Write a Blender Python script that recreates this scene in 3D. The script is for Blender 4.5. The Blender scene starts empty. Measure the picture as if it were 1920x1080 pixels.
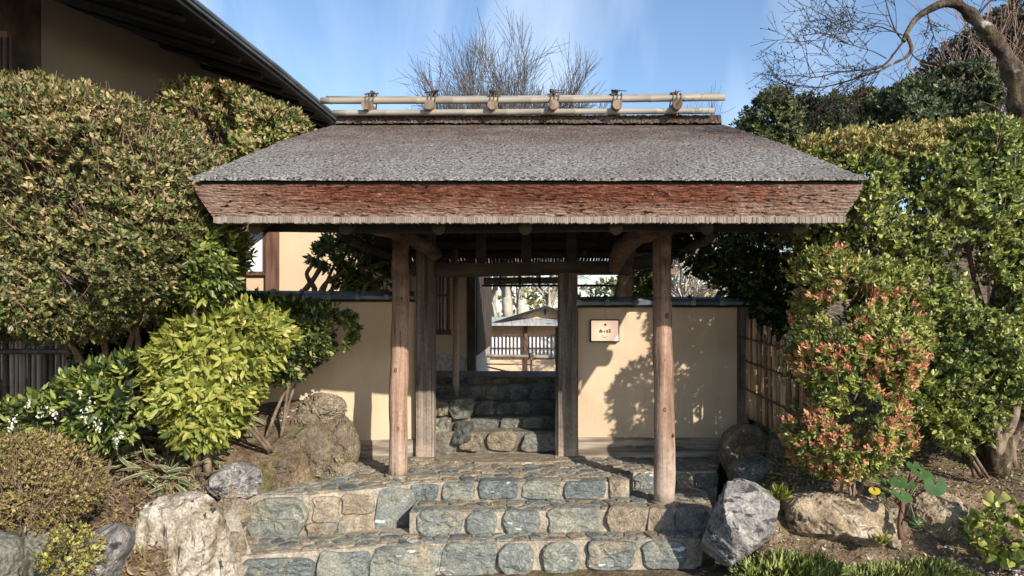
import bpy, math, random
import numpy as np
from mathutils import Vector, Matrix
R = random.Random(7)
NR = np.random.default_rng(11)
S = bpy.context.scene
C = S.collection
# ------------------------------------------------------------------ camera, sky, sun
F = 1280.0; VX = 991.0; VY = 592.0; CZ = 1.417
cam_d = bpy.data.cameras.new('camera'); cam = bpy.data.objects.new('camera', cam_d); C.objects.link(cam)
cam.location = (0, 0, CZ); cam.rotation_euler = (math.pi/2, 0, 0)
cam_d.sensor_width = 36; cam_d.lens = 24; cam_d.clip_start = .05; cam_d.clip_end = 2000
cam_d.shift_x = -(VX-960)/1920; cam_d.shift_y = (VY-540)/1920
S.camera = cam
SUN = Vector((.67, -1, .60)).normalized()
elev = math.asin(SUN.z); azim = math.atan2(SUN.x, SUN.y)
w = bpy.data.worlds.new('World'); S.world = w; w.use_nodes = True
wn = w.node_tree.nodes; wl = w.node_tree.links; wn.clear()
sky = wn.new('ShaderNodeTexSky'); sky.sky_type = 'NISHITA'; sky.sun_disc = False
sky.sun_elevation = elev; sky.sun_rotation = azim; sky.air_density = 1.0; sky.dust_density = .6; sky.ozone_density = 2.6
tc = wn.new('ShaderNodeTexCoord'); mp = wn.new('ShaderNodeMapping'); mp.inputs['Scale'].default_value = (3.2, .9, 1.2)
mp.inputs['Rotation'].default_value = (0, .5, .35)
nz = wn.new('ShaderNodeTexNoise'); nz.inputs['Scale'].default_value = 1.7; nz.inputs['Detail'].default_value = 7; nz.inputs['Distortion'].default_value = .6
rp = wn.new('ShaderNodeValToRGB'); rp.color_ramp.elements[0].position = .47; rp.color_ramp.elements[1].position = .9
rp.color_ramp.elements[0].color = (0, 0, 0, 1); rp.color_ramp.elements[1].color = (.75, .75, .75, 1)
mx = wn.new('ShaderNodeMixRGB'); mx.inputs[2].default_value = (4.9, 5.5, 6.2, 1)
bg = wn.new('ShaderNodeBackground'); bg.inputs['Strength'].default_value = .15
wo = wn.new('ShaderNodeOutputWorld')
wl.new(tc.outputs['Generated'], mp.inputs[0]); wl.new(mp.outputs[0], nz.inputs[0]); wl.new(nz.outputs[0], rp.inputs[0])
wl.new(rp.outputs[0], mx.inputs[0]); wl.new(sky.outputs[0], mx.inputs[1]); wl.new(mx.outputs[0], bg.inputs[0]); wl.new(bg.outputs[0], wo.inputs[0])
sd = bpy.data.lights.new('sun', 'SUN'); sd.energy = 5.0; sd.angle = math.radians(.55); sd.color = (1, .90, .76)
so = bpy.data.objects.new('sun', sd); C.objects.link(so); so.location = (6, -8, 8)
so.rotation_euler = (-SUN).to_track_quat('-Z', 'Y').to_euler()
S.view_settings.view_transform = 'Standard'; S.view_settings.look = 'None'; S.view_settings.exposure = .5; S.view_settings.gamma = 1
S.render.engine = 'CYCLES'

def P(x, y, Y): return Vector(((x-VX)/F*Y, Y, CZ-(y-VY)/F*Y))
def WX(x, Y): return (x-VX)/F*Y
def WZ(y, Y): return CZ-(y-VY)/F*Y
def nsum(x, y, z, s, seed=0):                      # cheap smooth noise in -1..1
    r = np.random.default_rng(seed+500); o = 0; a = 1; tot = 0
    for k in range(4):
        for j in range(2):
            d = r.normal(size=3); d /= np.linalg.norm(d); ph = r.uniform(0, 6.28)
            o = o + a*np.sin((x*d[0]+y*d[1]+z*d[2])*s*(1.9**k)*(1+.3*j)+ph + 1.3*np.sin((x*d[1]-y*d[2]+z*d[0])*s*(1.7**k)+ph*2))
            tot += a
        a *= .6
    return o/tot*1.6
# ------------------------------------------------------------------ materials
def mat(name, stops, scale=4, stretch=(1, 1, 1), detail=6, rough=.85, bump=.3, bscale=None, bstretch=None, bdist=.02,
        island=0, objr=0, transl=0, spec=.3, big=None, grad=None, distort=0, fine=None, tex='noise', grit=None):
    m = bpy.data.materials.new(name); m.use_nodes = True
    n = m.node_tree.nodes; l = m.node_tree.links; n.clear()
    out = n.new('ShaderNodeOutputMaterial'); b = n.new('ShaderNodeBsdfPrincipled')
    b.inputs['Roughness'].default_value = rough; b.inputs['Specular IOR Level'].default_value = spec
    t = n.new('ShaderNodeTexCoord')
    def noise(sc, st, det, dist=0, kind='noise'):
        mpp = n.new('ShaderNodeMapping'); mpp.inputs['Scale'].default_value = st; l.new(t.outputs['Object'], mpp.inputs[0])
        if kind == 'vor':
            q = n.new('ShaderNodeTexVoronoi'); q.inputs['Scale'].default_value = sc; l.new(mpp.outputs[0], q.inputs[0]); return q.outputs['Distance']
        q = n.new('ShaderNodeTexNoise'); q.inputs['Scale'].default_value = sc; q.inputs['Detail'].default_value = det
        q.inputs['Roughness'].default_value = .6; q.inputs['Distortion'].default_value = dist
        l.new(mpp.outputs[0], q.inputs[0]); return q.outputs[0]
    def math_(op, a, bb, clamp=False):
        q = n.new('ShaderNodeMath'); q.operation = op; q.use_clamp = clamp
        for i, v in enumerate((a, bb)):
            if isinstance(v, (int, float)): q.inputs[i].default_value = v
            else: l.new(v, q.inputs[i])
        return q.outputs[0]
    fac = noise(scale, stretch, detail, distort, 'vor' if tex == 'vor' else 'noise')
    if not (island or objr): fac = math_('ADD', math_('MULTIPLY', math_('SUBTRACT', fac, .5), 1.7), .5)
    if island or objr:
        rnd = None
        if island:
            g = n.new('ShaderNodeNewGeometry'); rnd = math_('MULTIPLY', math_('SUBTRACT', g.outputs['Random Per Island'], .5), island)
        if objr:
            oi = n.new('ShaderNodeObjectInfo'); r2 = math_('MULTIPLY', math_('SUBTRACT', oi.outputs['Random'], .5), objr)
            rnd = r2 if rnd is None else math_('ADD', rnd, r2)
        fac = math_('ADD', fac, rnd, True)
    cr = n.new('ShaderNodeValToRGB'); e = cr.color_ramp.elements
    while len(e) > 1: e.remove(e[-1])
    e[0].position = stops[0][0]; e[0].color = (*stops[0][1], 1)
    for p_, c_ in stops[1:]:
        q = e.new(p_); q.color = (*c_, 1)
    l.new(fac, cr.inputs[0]); col = cr.outputs[0]
    def mixc(f, a, bcol, mode='MIX'):
        q = n.new('ShaderNodeMixRGB'); q.blend_type = mode
        if isinstance(f, (int, float)): q.inputs[0].default_value = f
        else: l.new(f, q.inputs[0])
        l.new(a, q.inputs[1])
        if isinstance(bcol, tuple): q.inputs[2].default_value = (*bcol, 1)
        else: l.new(bcol, q.inputs[2])
        return q.outputs[0]
    def ramp(f, lo, hi):
        q = n.new('ShaderNodeMapRange'); q.inputs[1].default_value = lo; q.inputs[2].default_value = hi; l.new(f, q.inputs[0]); return q.outputs[0]
    if big:                                   # (colour, scale, lo, hi[, stretch]) list of stains
        for bb in big:
            st = bb[4] if len(bb) > 4 else (1, 1, 1)
            col = mixc(ramp(noise(bb[1], st, 5), bb[2], bb[3]), col, bb[0])
    if grad:                                  # (axis, lo, hi, colour, amount) weathering and painted shade along an axis, broken by noise
        for ax, lo, hi, gc, am in grad:
            sx = n.new('ShaderNodeSeparateXYZ'); l.new(t.outputs['Object'], sx.inputs[0])
            f = ramp(sx.outputs[ax], lo, hi)
            f = math_('MULTIPLY', f, ramp(noise(3.5, (1, 1, 1.5), 6), .2, .62)); f = math_('MULTIPLY', f, am)
            col = mixc(f, col, gc)
    if fine:                                  # (colour, scale, lo, hi, stretch) fine specks
        for fc, sc, lo, hi, st in fine:
            col = mixc(ramp(noise(sc, st, 3), lo, hi), col, fc)
    if grit:
        for gs, ga in grit:
            g1 = math_('ADD', math_('MULTIPLY', math_('SUBTRACT', noise(gs, (1, 1, 1), 4), .5), ga*5), 1.0)
            q = n.new('ShaderNodeVectorMath'); q.operation = 'SCALE'; l.new(col, q.inputs[0]); l.new(g1, q.inputs['Scale']); col = q.outputs[0]
    l.new(col, b.inputs['Base Color'])
    if bump:
        bh = noise(bscale or scale*3, bstretch or stretch, 8)
        bn = n.new('ShaderNodeBump'); bn.inputs['Strength'].default_value = bump; bn.inputs['Distance'].default_value = bdist
        l.new(bh, bn.inputs['Height']); l.new(bn.outputs[0], b.inputs['Normal'])
    if transl:
        tr = n.new('ShaderNodeBsdfTranslucent'); l.new(col, tr.inputs[0]); ms = n.new('ShaderNodeMixShader'); ms.inputs[0].default_value = transl
        l.new(b.outputs[0], ms.inputs[1]); l.new(tr.outputs[0], ms.inputs[2]); l.new(ms.outputs[0], out.inputs[0])
    else: l.new(b.outputs[0], out.inputs[0])
    return m
def leafmat(name, stops, rough=.5, transl=.25, spec=.35, isl=.9):
    return mat(name, stops, scale=1.3, detail=3, rough=rough, bump=0, island=isl, objr=.35, transl=transl, spec=spec)
M = {}
M['log'] = mat('weathered_log_shaded_top', [(.2, (.15, .09, .065)), (.45, (.29, .185, .135)), (.62, (.38, .265, .20)), (.85, (.46, .38, .31))], scale=7, stretch=(1.8, 1.8, .1), rough=.85, bump=.6, bscale=24, bdist=.014,
      big=[((.37, .31, .26), 3, .55, .75, (1, 1, .35))], distort=.4, grad=[(2, .45, .0, (.44, .38, .32), .8), (2, 1.2, 1.9, (.075, .052, .042), 1.0)], fine=[((.06, .04, .03), 20, .63, .66, (2.5, 2.5, .07))], grit=((30, .2),))  # pale foot is bark tone; dark upper gradient paints in the eave's shadow
M['timber'] = mat('grey_weathered_timber', [(.25, (.05, .045, .04)), (.5, (.11, .095, .082)), (.75, (.19, .165, .14))], scale=8, stretch=(2.4, 2.4, .1), rough=.85, bump=.6, bscale=25, bdist=.012, distort=.5,
      grad=[(2, .75, .1, (.38, .30, .235), .85)], grit=((30, .25),))
M['timber_h'] = mat('grey_timber_laid_flat', [(.25, (.09, .07, .05)), (.5, (.2, .16, .125)), (.75, (.38, .32, .27))], scale=6, stretch=(.15, 2, 3), rough=.85, bump=.5, bdist=.01, big=[((.45, .39, .32), 2.5, .5, .66, (.4, 1, 3))])
M['dark_timber'] = mat('dark_smoked_timber', [(.3, (.035, .028, .022)), (.7, (.09, .07, .055))], scale=6, stretch=(1, 1, .5), rough=.8, bump=.4, bdist=.01)
M['beam'] = mat('old_beam_wood', [(.3, (.03, .026, .022)), (.55, (.055, .046, .038)), (.8, (.09, .074, .06))], scale=7, stretch=(.3, 1.5, 1.5), rough=.8, bump=.5, bdist=.01)
M['red_wood'] = mat('reddish_brown_wood', [(.3, (.08, .04, .03)), (.7, (.17, .09, .065))], scale=8, stretch=(2, 2, .2), rough=.7, bump=.3, bdist=.01)
M['thatch'] = mat('cypress_bark_thatch_top', [(.2, (.045, .042, .04)), (.42, (.145, .14, .135)), (.6, (.24, .235, .228)), (.85, (.35, .34, .33))], scale=60, stretch=(.9, 1, 1), detail=6, rough=.95, bump=.8, bscale=70, bdist=.015,
      grad=[(2, 2.50, 2.95, (.12, .085, .072), 1.1), (2, 2.8, 3.3, (.08, .058, .046), .8)], big=[((.12, .095, .085), 1.1, .5, .75)], fine=[((.012, .009, .008), 52, .56, .62, (.85, 1, 1)), ((.42, .40, .37), 60, .64, .7, (.8, 1, 1))], spec=.15, grit=((75, .5),))
M['fascia'] = mat('cut_bark_eave_face', [(.2, (.06, .022, .015)), (.45, (.115, .042, .027)), (.65, (.17, .065, .04)), (.88, (.27, .145, .097))], scale=20, stretch=(.45, 1, 2.2), detail=9, rough=.95, bump=.7, bscale=36, bstretch=(.5, .6, 2), bdist=.015, spec=.15,
      big=[((.10, .04, .026), 1.6, .55, .72, (1, 1, 1)), ((.28, .18, .14), 2.3, .60, .8, (1, 1, 2))], grad=[(2, 2.17, 2.07, (.30, .21, .17), 1.1), (0, 1.45, 2.1, (.27, .21, .17), .9), (0, -1.3, -2.05, (.25, .18, .145), .9)],
      fine=[((.02, .01, .007), 30, .59, .64, (.5, 1, 1.6)), ((.42, .28, .19), 42, .66, .72, (.6, 1, 1.6))], grit=((50, .4),))
M['edge'] = mat('pale_stick_ends', [(.3, (.17, .14, .12)), (.7, (.27, .23, .205))], scale=12, rough=.85, bump=.4, island=.45, bdist=.01)
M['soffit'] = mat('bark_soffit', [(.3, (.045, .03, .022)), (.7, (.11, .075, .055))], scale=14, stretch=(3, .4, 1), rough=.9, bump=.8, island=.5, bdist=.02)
M['bamboo_pale'] = mat('bleached_bamboo', [(.3, (.18, .16, .13)), (.7, (.29, .265, .225))], scale=5, stretch=(.4, 3, 3), rough=.5, bump=.15, objr=.3, bdist=.005, big=[((.27, .23, .17), 2.5, .56, .72, (.5, 3, 3))])
M['bamboo_grey'] = mat('dark_weathered_bamboo', [(.25, (.05, .045, .038)), (.5, (.13, .115, .09)), (.8, (.25, .22, .175))], scale=5, stretch=(3, 3, .5), rough=.55, bump=.2, objr=.8, bdist=.005)
M['bamboo_brown'] = mat('brown_weathered_bamboo', [(.25, (.14, .08, .045)), (.5, (.34, .21, .12)), (.8, (.5, .36, .23))], scale=5, stretch=(3, 3, .5), rough=.5, bump=.2, objr=.7, bdist=.005)
M['node'] = mat('bamboo_node', [(.3, (.06, .045, .03)), (.7, (.12, .09, .06))], rough=.7, bump=0)
M['plaster'] = mat('warm_earth_plaster', [(.2, (.50, .375, .255)), (.5, (.57, .44, .31)), (.8, (.62, .49, .35))], scale=1.4, rough=.95, bump=.25, bscale=90, bdist=.003, big=[((.47, .37, .27), 1.1, .52, .85, (1, 1, .4)), ((.40, .32, .24), 5, .6, .8, (3, 1, .25))], grad=[(2, .55, .15, (.44, .35, .255), .7)], grit=((3, .05), (90, .05)))
M['plaster_shaded'] = mat('plaster_with_painted_shade', [(.2, (.21, .175, .15)), (.8, (.27, .225, .19))], scale=1.2, rough=.95, bump=.2, bscale=80, bdist=.003)  # house plaster darkened and greyed, painting in the shade under the wide eave
M['arm'] = mat('dark_curved_log', [(.25, (.06, .036, .026)), (.55, (.13, .08, .058)), (.8, (.22, .15, .11))], scale=7, stretch=(.5, .5, 1.6), rough=.8, bump=.6, bscale=20, bdist=.015, grit=((30, .25),))
M['plaster_house'] = mat('pale_house_plaster', [(.2, (.52, .40, .27)), (.8, (.62, .49, .35))], scale=1.2, rough=.95, bump=.2, bscale=80, bdist=.003)
M['white_plaster'] = mat('rough_pale_plinth', [(.3, (.34, .31, .27)), (.7, (.55, .51, .46))], scale=16, rough=.95, bump=.4)
M['tile'] = mat('blue_grey_roof_tile', [(.25, (.045, .06, .075)), (.55, (.10, .13, .16)), (.8, (.2, .24, .27))], scale=7, rough=.38, bump=.3, objr=.4, bdist=.006, big=[((.16, .19, .10), 3, .58, .7)], spec=.6)
M['black'] = mat('black_board', [(.3, (.008, .008, .01)), (.7, (.02, .02, .02))], rough=.7, bump=.2)
M['copper'] = mat('dull_blue_roof_metal', [(.3, (.05, .065, .085)), (.7, (.11, .14, .17))], scale=3, rough=.45, bump=.1, spec=.5)
M['paper'] = mat('white_window_paper', [(.3, (.72, .74, .76)), (.7, (.80, .82, .84))], scale=2, rough=.6, bump=0)
M['far_roof'] = mat('grey_far_roof', [(.3, (.26, .28, .30)), (.7, (.42, .44, .46))], scale=4, stretch=(5, .5, 1), rough=.5, bump=.3)
SB = [(.08, (.07, .08, .082)), (.3, (.11, .128, .13)), (.48, (.165, .18, .17)), (.62, (.205, .21, .175)), (.8, (.25, .235, .19)), (.95, (.34, .32, .28))]
M['stone'] = mat('blue_grey_schist', SB, scale=3.2, stretch=(1, 1, 1.7), detail=9, rough=.75, bump=.9, bscale=9, bdist=.05, objr=.4, distort=.8,
      big=[((.30, .25, .18), 3.3, .56, .72), ((.07, .085, .085), 5, .6, .74)], fine=[((.5, .52, .5), 4, .665, .69, (1, 1, 3.2)), ((.5, .47, .42), 60, .68, .75, (1, 1, 1))], grit=((16, .28), (62, .42)))
M['stone_tan'] = mat('tan_rough_stone', [(.15, (.10, .08, .06)), (.4, (.20, .165, .12)), (.65, (.29, .245, .185)), (.9, (.38, .34, .285))], scale=4, detail=9, rough=.9, bump=1, bscale=11, bdist=.04, objr=.25, distort=.6,
      big=[((.17, .18, .165), 3, .55, .7), ((.5, .47, .41), 5, .62, .75)], grit=((16, .28), (62, .42)))
M['stone_dark'] = mat('dark_stair_stone', [(.1, (.045, .05, .048)), (.45, (.085, .09, .083)), (.8, (.17, .165, .14))], scale=4, detail=9, rough=.85, bump=.9, bscale=9, bdist=.03, objr=.5, big=[((.36, .32, .24), 3.4, .6, .76)], grit=((16, .28), (62, .42)))
M['stone_moss'] = mat('mossy_brown_rock', [(.15, (.06, .048, .035)), (.45, (.12, .095, .07)), (.8, (.22, .18, .135))], scale=4, detail=9, rough=.95, bump=1, bscale=10, bdist=.04, objr=.25, big=[((.10, .115, .03), 2.6, .52, .66), ((.33, .3, .25), 4.4, .6, .72)], grit=((16, .28), (62, .42)))
M['rock_white'] = mat('pale_lichened_rock', [(.1, (.09, .07, .045)), (.38, (.21, .17, .12)), (.55, (.36, .32, .265)), (.85, (.56, .52, .47))], scale=3.4, stretch=(1.6, 1, .8), detail=10, rough=.9, bump=1, bscale=9, bdist=.05, distort=1,
      big=[((.20, .17, .08), 3, .58, .7), ((.08, .07, .05), 4, .66, .75, (2.5, 1, .5))], fine=[((.045, .038, .03), 7, .60, .65, (3, 1.5, .45))], grit=((16, .28), (62, .42)))
M['rock_grey'] = mat('grey_striated_rock', [(.1, (.07, .068, .07)), (.4, (.17, .163, .16)), (.65, (.29, .27, .25)), (.9, (.42, .39, .345))], scale=4, detail=10, rough=.9, bump=1, bscale=8, bdist=.05, distort=1.4,
      big=[((.34, .24, .15), 2.4, .56, .72)], fine=[((.05, .05, .055), 6, .585, .64, (.9, 1, 2.4)), ((.5, .48, .46), 8, .64, .7, (1, 1, 2.4))], grit=((16, .28), (62, .42)))
M['rock_buff'] = mat('buff_weathered_rock', [(.1, (.11, .08, .05)), (.4, (.24, .185, .125)), (.65, (.36, .295, .215)), (.9, (.52, .47, .39))], scale=4, detail=10, rough=.9, bump=1, bscale=8, bdist=.05, distort=1, fine=[((.08, .06, .045), 5, .6, .66, (.8, 1, 2.5))], grit=((16, .28), (62, .42)))
M['mortar'] = mat('sandy_mortar', [(.2, (.22, .185, .145)), (.5, (.33, .285, .225)), (.8, (.43, .38, .305))], scale=5, detail=8, rough=.95, bump=.8, bscale=22, bdist=.03, big=[((.20, .19, .165), 2.6, .5, .7), ((.16, .14, .10), 6, .58, .72)], grit=((12, .22), (60, .35)))
M['mortar_dark'] = mat('old_dark_mortar', [(.2, (.08, .07, .06)), (.5, (.14, .125, .10)), (.8, (.22, .195, .16))], scale=6, detail=8, rough=.95, bump=.8, bscale=22, bdist=.03, grit=((60, .3),))
M['soil'] = mat('garden_soil', [(.2, (.055, .04, .026)), (.5, (.14, .10, .065)), (.8, (.25, .19, .13))], scale=5, detail=10, rough=1, bump=1, bscale=22, bdist=.03, big=[((.07, .085, .022), 1.3, .54, .68), ((.30, .27, .23), 2.3, .62, .74)], grit=((30, .4), (80, .4)))
M['gravel'] = mat('pebble_stone', [(.1, (.13, .15, .16)), (.5, (.28, .29, .28)), (.9, (.5, .48, .44))], scale=3, rough=.8, bump=0, island=1)
M['bark'] = mat('shrub_bark', [(.3, (.10, .07, .05)), (.7, (.25, .19, .14))], scale=10, stretch=(2, 2, .5), rough=.9, bump=.6)
M['moss_bark'] = mat('mossy_tree_bark', [(.25, (.03, .022, .017)), (.5, (.075, .055, .038)), (.8, (.18, .15, .115))], scale=9, stretch=(1, 1, .6), detail=9, rough=.95, bump=1, bscale=18, bdist=.06, big=[((.12, .085, .03), 5, .54, .64), ((.34, .31, .26), 7, .6, .68)], grit=((40, .4),))
M['twig'] = mat('fine_brown_twigs', [(.3, (.13, .085, .06)), (.7, (.28, .20, .15))], rough=.9, bump=0, island=.6)
M['twig_pale'] = mat('pale_grey_twigs', [(.3, (.075, .07, .07)), (.7, (.15, .14, .135))], rough=.9, bump=0, island=.6)
M['twig_dark'] = mat('dark_twigs', [(.3, (.025, .02, .016)), (.7, (.055, .042, .034))], rough=.9, bump=0)
M['bark_pale'] = mat('pale_far_bark', [(.3, (.30, .27, .22)), (.7, (.50, .46, .40))], rough=.9, bump=.5, scale=3)
L = {}
L['olive'] = leafmat('olive_hedge_leaf', [(.1, (.08, .09, .03)), (.35, (.19, .19, .065)), (.6, (.30, .26, .10)), (.8, (.40, .31, .15)), (1, (.48, .36, .21))])
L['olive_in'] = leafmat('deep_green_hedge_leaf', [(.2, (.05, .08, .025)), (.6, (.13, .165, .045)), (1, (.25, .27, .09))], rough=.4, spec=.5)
L['tan_tip'] = leafmat('tan_shoot_leaf', [(.2, (.32, .24, .12)), (.8, (.50, .38, .20))])
L['green'] = leafmat('fresh_green_leaf', [(.1, (.07, .11, .025)), (.45, (.20, .25, .05)), (.8, (.34, .38, .09)), (1, (.43, .42, .16))], rough=.4, spec=.5)
L['mid'] = leafmat('mid_green_leaf', [(.1, (.04, .07, .02)), (.45, (.12, .165, .04)), (.8, (.23, .27, .07)), (1, (.33, .33, .12))], rough=.4, spec=.5)
L['lime'] = leafmat('yellow_green_leaf', [(.1, (.15, .19, .035)), (.4, (.33, .36, .07)), (.75, (.47, .46, .13)), (1, (.56, .50, .21))], rough=.4, spec=.45, transl=.35)
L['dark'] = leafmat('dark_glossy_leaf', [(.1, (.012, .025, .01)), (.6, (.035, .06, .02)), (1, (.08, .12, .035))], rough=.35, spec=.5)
L['yellow'] = leafmat('golden_tip_leaf', [(.1, (.16, .18, .04)), (.5, (.36, .30, .09)), (.9, (.52, .38, .17))])
L['red'] = leafmat('coral_red_young_leaf', [(.1, (.48, .16, .10)), (.5, (.68, .29, .18)), (1, (.68, .42, .23))], transl=.3)
L['azalea'] = leafmat('rusty_olive_azalea_leaf', [(.1, (.07, .06, .025)), (.45, (.19, .16, .055)), (.75, (.31, .28, .09)), (1, (.36, .23, .11))])
L['conifer'] = leafmat('far_evergreen_leaf', [(.1, (.03, .05, .02)), (.5, (.09, .12, .045)), (1, (.2, .215, .09))])
L['pine'] = leafmat('far_pine_leaf', [(.1, (.04, .06, .03)), (.5, (.095, .125, .06)), (1, (.18, .20, .10))])
L['rust'] = leafmat('far_brown_leaf', [(.1, (.035, .025, .02)), (.5, (.075, .055, .042)), (1, (.13, .085, .06))])
L['pale'] = leafmat('far_pale_leaf', [(.1, (.17, .17, .06)), (.5, (.33, .31, .12)), (1, (.45, .42, .2))])
L['litter'] = leafmat('dry_leaf', [(.1, (.13, .08, .045)), (.5, (.27, .18, .10)), (1, (.44, .34, .22))], rough=.8)
L['grass'] = leafmat('lawn_blade', [(.1, (.13, .17, .04)), (.5, (.32, .37, .11)), (1, (.5, .5, .23))])
L['flower'] = leafmat('white_bell_flower', [(.1, (.6, .6, .5)), (1, (.8, .8, .72))])
L['sasa'] = leafmat('bamboo_grass_blade', [(.1, (.05, .08, .03)), (.6, (.11, .15, .06)), (1, (.20, .21, .10))], rough=.5)
L['sasa_edge'] = leafmat('cream_leaf_margin', [(.1, (.40, .34, .20)), (1, (.60, .55, .38))], rough=.7)
L['fuki'] = leafmat('round_glossy_leaf', [(.1, (.035, .085, .025)), (.6, (.06, .13, .04)), (1, (.10, .17, .06))], rough=.28, spec=.6)
L['fuki_yellow'] = leafmat('yellowed_leaf', [(.1, (.5, .36, .03)), (1, (.6, .5, .06))], rough=.4)
# ------------------------------------------------------------------ object helpers
ORG = {}
def setp(o, label=None, cat=None, group=None, kind=None):
    if label: o['label'] = label
    if cat: o['category'] = cat
    if group: o['group'] = group
    if kind: o['kind'] = kind
    return o
def thing(name, loc, label=None, cat=None, group=None, kind=None):
    o = bpy.data.objects.new(name, None); C.objects.link(o); o.location = loc; o.empty_display_size = .1
    ORG[o] = Vector(loc); return setp(o, label, cat, group, kind)
def link(name, me, parent=None, org=None):
    o = bpy.data.objects.new(name, me); C.objects.link(o)
    if parent is not None: o.parent = parent; ORG[o] = ORG[parent]
    else: ORG[o] = Vector(org or (0, 0, 0)); o.location = ORG[o]
    return o
def npmesh(name, V, quads=None, tris=None, mats=(), mi=None, smooth=False):
    me = bpy.data.meshes.new(name); V = np.asarray(V, dtype=np.float32)
    nq = 0 if quads is None else len(quads); nt = 0 if tris is None else len(tris)
    idx = []; st = []; c = 0
    if nq: idx.append(np.asarray(quads).ravel()); st.append(np.arange(nq)*4); c = nq*4
    if nt: idx.append(np.asarray(tris).ravel()); st.append(c+np.arange(nt)*3)
    idx = np.concatenate(idx).astype(np.int32); st = np.concatenate(st).astype(np.int32)
    me.vertices.add(len(V)); me.vertices.foreach_set('co', V.ravel())
    me.loops.add(len(idx)); me.loops.foreach_set('vertex_index', idx)
    me.polygons.add(nq+nt); me.polygons.foreach_set('loop_start', st)
    if mi is not None: me.polygons.foreach_set('material_index', np.asarray(mi, dtype=np.int32))
    me.polygons.foreach_set('use_smooth', np.full(nq+nt, smooth))
    for m in mats: me.materials.append(m)
    me.update(calc_edges=True); me.validate(); return me
def put(name, V, parent=None, org=None, **k):
    V = np.asarray(V, dtype=float); o0 = ORG[parent] if parent is not None else Vector(org or (0, 0, 0))
    return link(name, npmesh(name, V-np.array(o0), **k), parent, o0)
class MB:
    def __init__(s): s.v = []; s.f = []
    def add(s, vs, fs):
        b = len(s.v); s.v += [tuple(v) for v in vs]; s.f += [tuple(b+i for i in f) for f in fs]; return s
    def box(s, x0, x1, y0, y1, z0, z1, bev=0):
        if bev:
            vs = []; b = bev
            for z in (z0, z0+b, z1-b, z1):
                i = b if z in (z0, z1) else 0
                vs += [(x0+i+b*(1-bool(i)), y0+i, z), (x1-i-b*(1-bool(i)), y0+i, z), (x1-i, y0+i+b*(1-bool(i)), z), (x1-i, y1-i-b*(1-bool(i)), z), (x1-i-b*(1-bool(i)), y1-i, z), (x0+i+b*(1-bool(i)), y1-i, z), (x0+i, y1-i-b*(1-bool(i)), z), (x0+i, y0+i+b*(1-bool(i)), z)]
            fs = [tuple(range(7, -1, -1)), tuple(range(24, 32))]
            for r in range(3):
                for k in range(8): fs.append((r*8+k, r*8+(k+1) % 8, r*8+8+(k+1) % 8, r*8+8+k))
            return s.add(vs, fs)
        vs = [(x, y, z) for z in (z0, z1) for x, y in ((x0, y0), (x1, y0), (x1, y1), (x0, y1))]
        return s.add(vs, [(3, 2, 1, 0), (4, 5, 6, 7), (0, 1, 5, 4), (1, 2, 6, 5), (2, 3, 7, 6), (3, 0, 4, 7)])
    def tube(s, pts, rad, n=8, cap=True, wob=0, rot=0):
        pts = [Vector(p) for p in pts]; m = len(pts)
        if isinstance(rad, (int, float)): rad = [rad]*m
        vs = []; up = None
        for i, p in enumerate(pts):
            d = (pts[min(i+1, m-1)]-pts[max(i-1, 0)]).normalized()
            if up is None: up = Vector((0, 0, 1)) if abs(d.z) < .9 else Vector((1, 0, 0))
            a = d.cross(up).normalized(); b = a.cross(d).normalized(); up = b
            for k in range(n):
                t = 2*math.pi*k/n+rot; r = rad[i]*(1+wob*math.sin(t*2+i*1.7)+wob*.7*math.sin(t*3+i*.9)); vs.append(p+(a*math.cos(t)+b*math.sin(t))*r)
        fs = [(i*n+k, i*n+(k+1) % n, i*n+n+(k+1) % n, i*n+n+k) for i in range(m-1) for k in range(n)]
        if cap: fs += [tuple(range(n-1, -1, -1)), tuple(range((m-1)*n, m*n))]
        return s.add(vs, fs)
    def prism(s, poly, z0, z1):               # poly in XY, extruded in Z
        n = len(poly); return s.add([(x, y, z0) for x, y in poly]+[(x, y, z1) for x, y in poly], [tuple(range(n-1, -1, -1)), tuple(range(n, 2*n))]+[(k, (k+1) % n, n+(k+1) % n, n+k) for k in range(n)])
    def mesh(s, name, m, o0, smooth=False):
        me = bpy.data.meshes.new(name); me.from_pydata([(v[0]-o0[0], v[1]-o0[1], v[2]-o0[2]) for v in s.v], [], s.f)
        for mm in (m if isinstance(m, (list, tuple)) else [m]): me.materials.append(mm)
        if smooth: me.polygons.foreach_set('use_smooth', [len(p.vertices) < 5 for p in me.polygons])
        me.update(); return me
    def build(s, name, m, parent=None, org=None, smooth=False):
        o0 = ORG[parent] if parent is not None else Vector(org or (0, 0, 0))
        return link(name, s.mesh(name, m, o0, smooth), parent, o0)
def smoothpath(pts, n=4):
    pts = [Vector(p) for p in pts]; o = []
    for i in range(len(pts)-1):
        p0 = pts[max(i-1, 0)]; p1 = pts[i]; p2 = pts[i+1]; p3 = pts[min(i+2, len(pts)-1)]
        for k in range(n):
            t = k/n; o.append(.5*((2*p1)+(p2-p0)*t+(2*p0-5*p1+4*p2-p3)*t*t+(3*p1-p0-3*p2+p3)*t**3))
    o.append(pts[-1]); return o
def interp(v, n):
    return list(np.interp(np.linspace(0, len(v)-1, n), range(len(v)), v))
def rand_unit(n):
    v = NR.normal(size=(n, 3)); return v/np.linalg.norm(v, axis=1)[:, None]
def unit(v): return v/(np.linalg.norm(v, axis=1)[:, None]+1e-9)
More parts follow.
